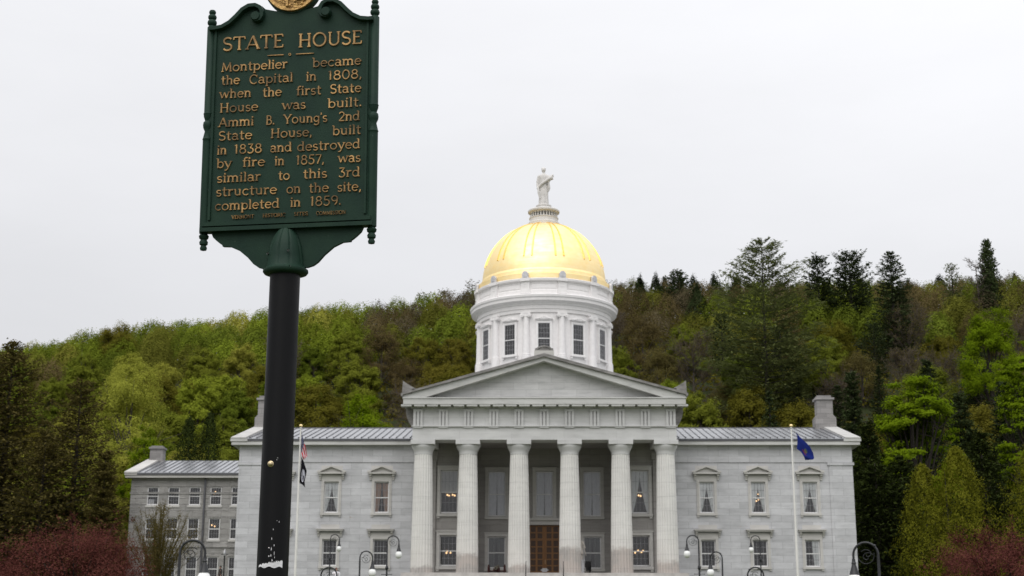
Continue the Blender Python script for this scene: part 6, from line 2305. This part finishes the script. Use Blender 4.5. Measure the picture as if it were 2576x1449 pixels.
for Y0 in (157, 170, 182, 193, 203, 211, 218):
    d_ = Y0 + 124.7
    px = -170.0
    while px < 2750:
        if px < 700:
            w_ = (.16, .30, .30, .18, .06, 0, 0)
        elif px < 930:
            w_ = (.06, .36, .36, .16, .06, 0, 0)
        elif px < 1230:
            w_ = (0, .16, .24, .16, .22, .22, 0)
        elif px < 1850:
            w_ = (0, 0, .24, .12, .26, .18, .20)
        elif px < 2200:
            w_ = (0, .02, .34, .16, .22, .10, .16)
        else:
            w_ = (0, 0, .14, .18, .38, .22, .08)
        kd = FK[rs.choice(7, p=w_)]
        Y = Y0 + rs.uniform(-4, 4)
        P = at(px, 800, Y)
        X = float(P[0])
        gz = ground_z(X, Y)
        H = rs.uniform(8.0, 10.2)
        W = rs.uniform(6.2, 8.6)
        if kd == 'pine':
            W *= 0.75
            H *= 1.12
        n = 3000
        dd = rs.normal(size=(n, 3))
        dd /= np.linalg.norm(dd, axis=1, keepdims=True)
        dd[:, 2] = np.where(dd[:, 2] < -0.3, -dd[:, 2], dd[:, 2])
        ph = rs.uniform(0, 6.28, 4)
        az = np.arctan2(dd[:, 1], dd[:, 0])
        r_ = (1 + 0.09 * np.sin(4 * az + ph[0] + 3 * dd[:, 2]) + 0.08 * np.sin(7 * az + ph[1] - 6 * dd[:, 2])) * rs.uniform(0.4, 1.0, n) ** 0.22
        tp = np.clip(1 - 0.65 * np.clip(dd[:, 2], 0, 1), 0.3, 1) if kd == 'pine' else 1.0
        C = np.stack([X + dd[:, 0] * W / 2 * r_ * tp, Y + dd[:, 1] * W / 2 * r_ * tp, gz + H * 0.36 + dd[:, 2] * np.where(dd[:, 2] > 0, H * 0.64, H * 0.36) * r_], 1) + rs.normal(size=(n, 3)) * 0.08
        Cu.append(C)
        Nu.append(dd * 1.0 + rs.normal(size=(n, 3)) * 0.2 + np.array([0, 0, 0.25]))
        Su.append((0.32 if kd not in ('rust', 'bare') else 0.26) * rs.uniform(0.6, 1.3, n))
        base = np.array(FC[kd]) * rs.uniform(0.72, 1.25)
        Tu.append(base[None, :] * rs.uniform(0.88, 1.12, (n, 1)))
        px += FPX * W / d_ * rs.uniform(0.68, 0.95)
me = cards('far_wood', np.concatenate(Cu), np.concatenate(Nu), np.concatenate(Su), np.zeros(sum(len(c) for c in Cu)), mt)
at_ = me.attributes.new('leafcol', 'FLOAT_COLOR', 'CORNER')
cc = np.concatenate(Tu)
cc = np.concatenate([cc, np.ones((len(cc), 1))], 1).repeat(4, axis=0)
at_.data.foreach_set('color', cc.astype(np.float32).ravel())
fw = put('far_wood', me)
tag(fw, kind='stuff')


# --- trees one can point to
def hero(name, label, parts_fn, leafmat, bark, px, py_top, Y, H=None, group=None, aspect=1.0, twig=False, wpx=None):
    P = at(px, py_top, Y)
    X, zt = float(P[0]), float(P[2])
    gz = ground_z(X, Y)
    hh = zt - gz if H is None else H
    zb = gz if H is None else zt - H
    W = None
    if wpx:
        W = wpx / FPX * float((P - CAM) @ CF)
    res_ = parts_fn(hh, W)
    tw = None
    if twig:
        a, tw, c = res_
        res_ = (a, c)
    return make_tree(name, label, group, res_, leafmat, bark, (X, Y, zb), tw, aspect)


hero('white_pine', 'tallest open crowned white pine right of the dome with its bare top against the sky', lambda h, w_: conifer(7, h, w_, 'whitepine', 175, 0.80, 0.06, 0.88), LM['needle_light'], M['bark_dark'], 1914, 597, 108, aspect=0.36, wpx=300)
hero('pine_tree', 'small dark tufted pine on the skyline between the dome and the tallest pine', lambda h, w_: conifer(8, h, w_, 'pine', 70, 0.7, 0.3, 0.6), LM['needle'], M['bark_dark'], 1704, 688, 190, aspect=0.5, wpx=105)
hero('pine_tree', 'leftmost of three skyline pines right of the tallest pine', lambda h, w_: conifer(9, h, w_, 'pine', 70, 0.7, 0.25, 0.6), LM['needle'], M['bark_dark'], 2055, 648, 168, aspect=0.45, wpx=90)
hero('pine_tree', 'broadest of three skyline pines, a dark double crown', lambda h, w_: conifer(10, h, w_, 'pine', 80, 0.7, 0.22, 0.55), LM['needle'], M['bark_dark'], 2135, 640, 164, aspect=0.45, wpx=130)
hero('pine_tree', 'pointed rightmost of three skyline pines, reaching far down the hill', lambda h, w_: conifer(12, h, w_, 'hemlock', 80, 0.7, 0.15, 0.6), LM['needle'], M['bark_dark'], 2238, 632, 146, aspect=0.45, wpx=150)
hero('spruce_tree', 'tall narrow dark spruce at the far right skyline', lambda h, w_: conifer(13, h, w_, 'column', 45, 0.6, 0.10, 0.42), LM['needle'], M['bark_dark'], 2480, 604, 170, aspect=0.5, wpx=75)
hero('pine_tree', 'small pine top just left of the narrow far right spruce', lambda h, w_: conifer(14, h, w_, 'pine', 24, 0.6, 0.2, 0.6), LM['needle_light'], M['bark_dark'], 2392, 664, 176, aspect=0.5, wpx=70)
hero('bare_tree', 'pale bare tree leaning on the narrow far right spruce', lambda h, w_: twiggy(15, h, w_, 300, 0.15, 22, 6, 4), LM['rust'], M['bark'], 2452, 640, 169, twig=True, wpx=60)
for k, (px, py, wp, lb) in enumerate([(1068, 742, 66, 'leftmost of three dark pines on the skyline left of the dome'), (1118, 734, 74, 'middle of three dark pines on the skyline left of the dome'), (1188, 714, 70, 'dark pine on the skyline touching the left side of the dome')]):
    hero('pine_tree', lb, lambda h, w_, k=k: conifer(30 + k, h, w_, 'pine', 24, 0.6, 0.35, 0.7), LM['needle_brown'], M['bark_dark'], px, py, 212, aspect=0.5, wpx=wp)
hero('hemlock', 'dark brown conifer at the far left, tallest on its side', lambda h, w_: conifer(41, h, w_, 'hemlock', 80, 0.55, 0.02, 0.36), LM['needle_brown'], M['bark_dark'], 36, 858, 30, aspect=0.6, wpx=420)
hero('hemlock', 'thin topped brown conifer left of the annex', lambda h, w_: conifer(42, h, w_, 'hemlock', 70, 0.5, 0.02, 0.36), LM['needle_brown'], M['bark_dark'], 206, 958, 28, aspect=0.6, wpx=380)
hero('hemlock', 'dark conifer cut by the left edge of the photo', lambda h, w_: conifer(43, h, w_, 'hemlock', 80, 0.5, 0.02, 0.36), LM['needle_brown'], M['bark_dark'], -40, 870, 26, aspect=0.6, wpx=400)
hero('hemlock', 'low dark brown conifer between the far left conifer and the thin topped one', lambda h, w_: conifer(44, h, w_, 'hemlock', 80, 0.5, 0.02, 0.36), LM['needle_brown'], M['bark_dark'], 118, 1080, 24, aspect=0.5, wpx=330)
hero('hemlock', 'low dark conifer against the left end of the annex', lambda h, w_: conifer(45, h, w_, 'hemlock', 100, 0.45, 0.02, 0.36), LM['needle_brown'], M['bark_dark'], 268, 1130, 22, aspect=0.5, wpx=170)
hero('cedar', 'left dark cedar of a pair behind the annex roof', lambda h, w_: cedar(51, h, w_, 14000, 0.22), LM['cedar_dark'], M['bark_dark'], 478, 1052, 42, aspect=0.6, wpx=150)
hero('cedar', 'right dark cedar of a pair behind the annex roof', lambda h, w_: cedar(52, h, w_, 14000, 0.22), LM['cedar_dark'], M['bark_dark'], 530, 1040, 43, aspect=0.6, wpx=140)
hero('leafing_tree', 'large pale yellow tree in the middle of the left hillside', lambda h, w_: broadleaf(61, h, w_, 40000, 0.20, 80, 0.05, airy=1), LM['yellow'], M['bark'], 335, 884, 84, wpx=230)
hero('leafing_tree', 'bright green tree above the annex chimney', lambda h, w_: broadleaf(62, h, w_, 24000, 0.18, 60, 0.05), LM['bright'], M['bark'], 385, 1032, 44, wpx=150)
hero('leafing_tree', 'big rounded bright green tree directly left of the pediment', lambda h, w_: broadleaf(63, h, w_, 36000, 0.19, 70, 0.03), LM['bright'], M['bark'], 916, 958, 50, wpx=205)
hero('leafing_tree', 'broad round grey green tree on the left skyline', lambda h, w_: broadleaf(64, h, w_, 22000, 0.20, 60, 0.1, airy=1), LM['olive'], M['bark'], 302, 806, 176, wpx=125)
hero('leafing_tree', 'bright round topped green tree high on the right hill', lambda h, w_: broadleaf(65, h, w_, 40000, 0.21, 60, 0.10), LM['bright'], M['bark_dark'], 2478, 746, 110, wpx=190)
hero('maple', 'bright green layered maple right of the right chimney', lambda h, w_: broadleaf(66, h, w_, 36000, 0.24, 62, 0.16, airy=1, flat=0.0, limbs=22, rough=1.7), LM['bright'], M['bark_dark'], 2288, 868, 26, wpx=265)
hero('maple', 'bright green layered maple cut by the right edge of the photo', lambda h, w_: broadleaf(67, h, w_, 28000, 0.24, 56, 0.20, airy=1, flat=0.0, limbs=20, rough=1.7), LM['bright'], M['bark_dark'], 2590, 872, 26, wpx=200)
hero('cedar', 'olive twin topped cedar right of the building', lambda h, w_: cedar(71, h, w_, 26000, 0.17, 2), LM['cedar_olive'], M['bark_dark'], 2372, 1128, 2, aspect=0.6, wpx=300)
hero('cedar', 'golden olive cedar at the right edge of the photo', lambda h, w_: cedar(72, h, w_, 24000, 0.18), LM['cedar_olive'], M['bark_dark'], 2612, 1090, 8, aspect=0.6, wpx=300)
for k, (px, py, wp, Y, lb) in enumerate([(2200, 1165, 150, 12, 'dark hemlock nearest the right end of the building'), (2262, 1150, 120, 14, 'dark hemlock behind the left flank of the olive twin topped cedar'),
                                         (2465, 1090, 140, 16, 'dark hemlock between the two olive cedars'), (2180, 1060, 120, 24, 'dark hemlock behind the gable of the right wing')]):
    hero('hemlock', lb, lambda h, w_, k=k: conifer(80 + k, h, w_, 'hemlock', 90, 0.45, 0.02, 0.36), LM['cedar_dark'], M['bark_dark'], px, py, Y, aspect=0.6, wpx=wp * 1.9)
for k, (px, py, wp, Y, lb) in enumerate([(2410, 985, 190, 34, 'dark conifer under the bright round topped tree'), (2520, 960, 190, 36, 'dark conifer behind the right edge maple'), (2330, 900, 170, 42, 'dark conifer directly behind the layered maple'),
                                         (2140, 930, 150, 44, 'dark conifer behind the right chimney')]):
    hero('conifer', lb, lambda h, w_, k=k: conifer(90 + k, h, w_, 'hemlock', 90, 0.5, 0.03, 0.40), LM['needle'], M['bark_dark'], px, py, Y, aspect=0.5, wpx=wp)


# --- shrubs on the lawn
def crab(seed, H, W, n=15000):
    rs = np.random.RandomState(seed)
    tr, tw = MB(), MB()
    tr.tube([(0, 0, -0.3), (0.05, 0, 1.0), (0.0, 0.05, 1.7)], [0.16, 0.13, 0.11], 8)
    ends = []
    for k in range(26):
        a = rs.uniform(0, 6.283)
        el = rs.uniform(0.15, 1.35)
        ln = rs.uniform(0.75, 1.0)
        e = np.array([math.cos(a) * math.cos(el) * W / 2 * ln, math.sin(a) * math.cos(el) * W / 2 * ln, 1.5 + math.sin(el) * (H - 1.5) * ln])
        s = np.array([0, 0.03, 1.3 + rs.uniform(0, .4)])
        m_ = (s + e) / 2 + np.array([0, 0, 0.25])
        tr.tube([tuple(s), tuple(m_), tuple(e)], [0.06, 0.035, 0.012], 5)
        for j in range(16):
            t = rs.uniform(0.25, 1.0)
            p_ = s + (e - s) * t + np.array([0, 0, 0.25]) * (1 - abs(2 * t - 1))
            dv = (p_ - np.array([0, 0, 1.2]))
            dv = dv / np.linalg.norm(dv)
            q_ = p_ + (dv * 0.45 + rs.normal(size=3) * 0.5) * rs.uniform(0.35, 0.8)
            tw.tube([tuple(p_), tuple(q_)], [0.014, 0.005], 3, False)
            ends.append((p_, q_))
            for i in range(3):
                u = rs.uniform(0.3, 1)
                b0 = p_ + (q_ - p_) * u
                b1 = b0 + (dv * 0.3 + rs.normal(size=3) * 0.5 + np.array([0, 0, .1])) * 0.38
                tw.tube([tuple(b0), tuple(b1)], [0.008, 0.004], 3, False)
                ends.append((b0, b1))
    E_ = np.array(ends)
    i = rs.randint(0, len(E_), n)
    t = rs.uniform(0.05, 1.05, (n, 1))
    C = E_[i, 0] + (E_[i, 1] - E_[i, 0]) * t + rs.normal(size=(n, 3)) * 0.06
    cl = rs.uniform(0.1, 0.8, len(E_))
    return tr, tw, (C, rs.normal(size=(n, 3)) + np.array([0, 0, 0.5]), 0.085 * rs.uniform(0.6, 1.4, n), cl[i] + rs.normal(size=n) * 0.2)


def crabapple(px, py, Y, wpx, seed, label):
    P = at(px, py, Y)
    X = float(P[0])
    gz = ground_z(X, Y)
    H, W = float(P[2]) - gz, wpx / FPX * (Y + 124.7)
    a, b_, c0 = crab(seed, H * 1.02, W * 1.02, 12000)
    _, c1 = broadleaf(seed + 5, H, W, 34000, 0.085, 70, 0.06, airy=1, flat=0.6, rough=0.9)
    c = [np.concatenate([c0[i], c1[i]]) for i in range(4)]
    t = thing('crabapple_tree', label, 'tree', (X, Y, gz))
    a.build('trunk', M['bark_dark'], t, 60)
    b_.build('twigs', LM['crab'], t)
    put('crown', cards('crown', c[0], c[1], c[2], c[3], LM['crab'], 0.6), t)


crabapple(205, 1300, -58, 500, 3, 'dark red leaved crabapple at the left, in front of the annex')
crabapple(-30, 1372, -60, 300, 6, 'dark red crabapple at the bottom left corner of the photo')
crabapple(2500, 1318, -58, 430, 4, 'dark red leaved crabapple at the right, in front of the olive cedars')
rs = np.random.RandomState(77)
st_, tw_ = MB(), MB()
ends = []
P = at(405, 1268, -22)
hb, wb = 6.6, 6.2
for k in range(110):                                             # many wands rising from one root
    a = rs.uniform(0, 6.283)
    sp_ = wb / 2 * rs.uniform(0.05, 1.0)
    e = np.array([math.cos(a) * sp_, math.sin(a) * sp_, hb * rs.uniform(0.68, 1.0) * (1 - 0.25 * (sp_ / (wb / 2)) ** 2)])
    m_ = e * np.array([0.45, 0.45, 0.55])
    st_.tube([(0.1 * math.cos(a), 0.1 * math.sin(a), -0.2), tuple(m_), tuple(e)], [0.022, 0.016, 0.006], 4, False)
    for j in range(16):
        t = rs.uniform(0.2, 1.0)
        p_ = (m_ * 2 * t if t < 0.5 else m_ + (e - m_) * (2 * t - 1))
        q_ = p_ + (rs.normal(size=3) * 0.28 + np.array([0, 0, 0.6])) * rs.uniform(0.5, 1.0)
        tw_.tube([tuple(p_), tuple(q_)], [0.010, 0.004], 3, False)
        ends.append((p_, q_))
ends = np.array(ends)
n = 15000
i = rs.randint(0, len(ends), n)
C = ends[i, 0] + (ends[i, 1] - ends[i, 0]) * rs.uniform(0, 1.05, (n, 1)) + rs.normal(size=(n, 3)) * 0.05
t = thing('shrub', 'wispy straw coloured bush before the left end of the annex', 'shrub', (float(P[0]), -22.0, float(P[2]) - hb))
st_.build('stem', LM['straw'], t)
tw_.build('twigs', LM['straw'], t)
put('crown', cards('crown', C, rs.normal(size=(n, 3)), 0.09 * rs.uniform(0.6, 1.3, n), rs.uniform(0, 1, n), LM['straw'], 0.5), t)
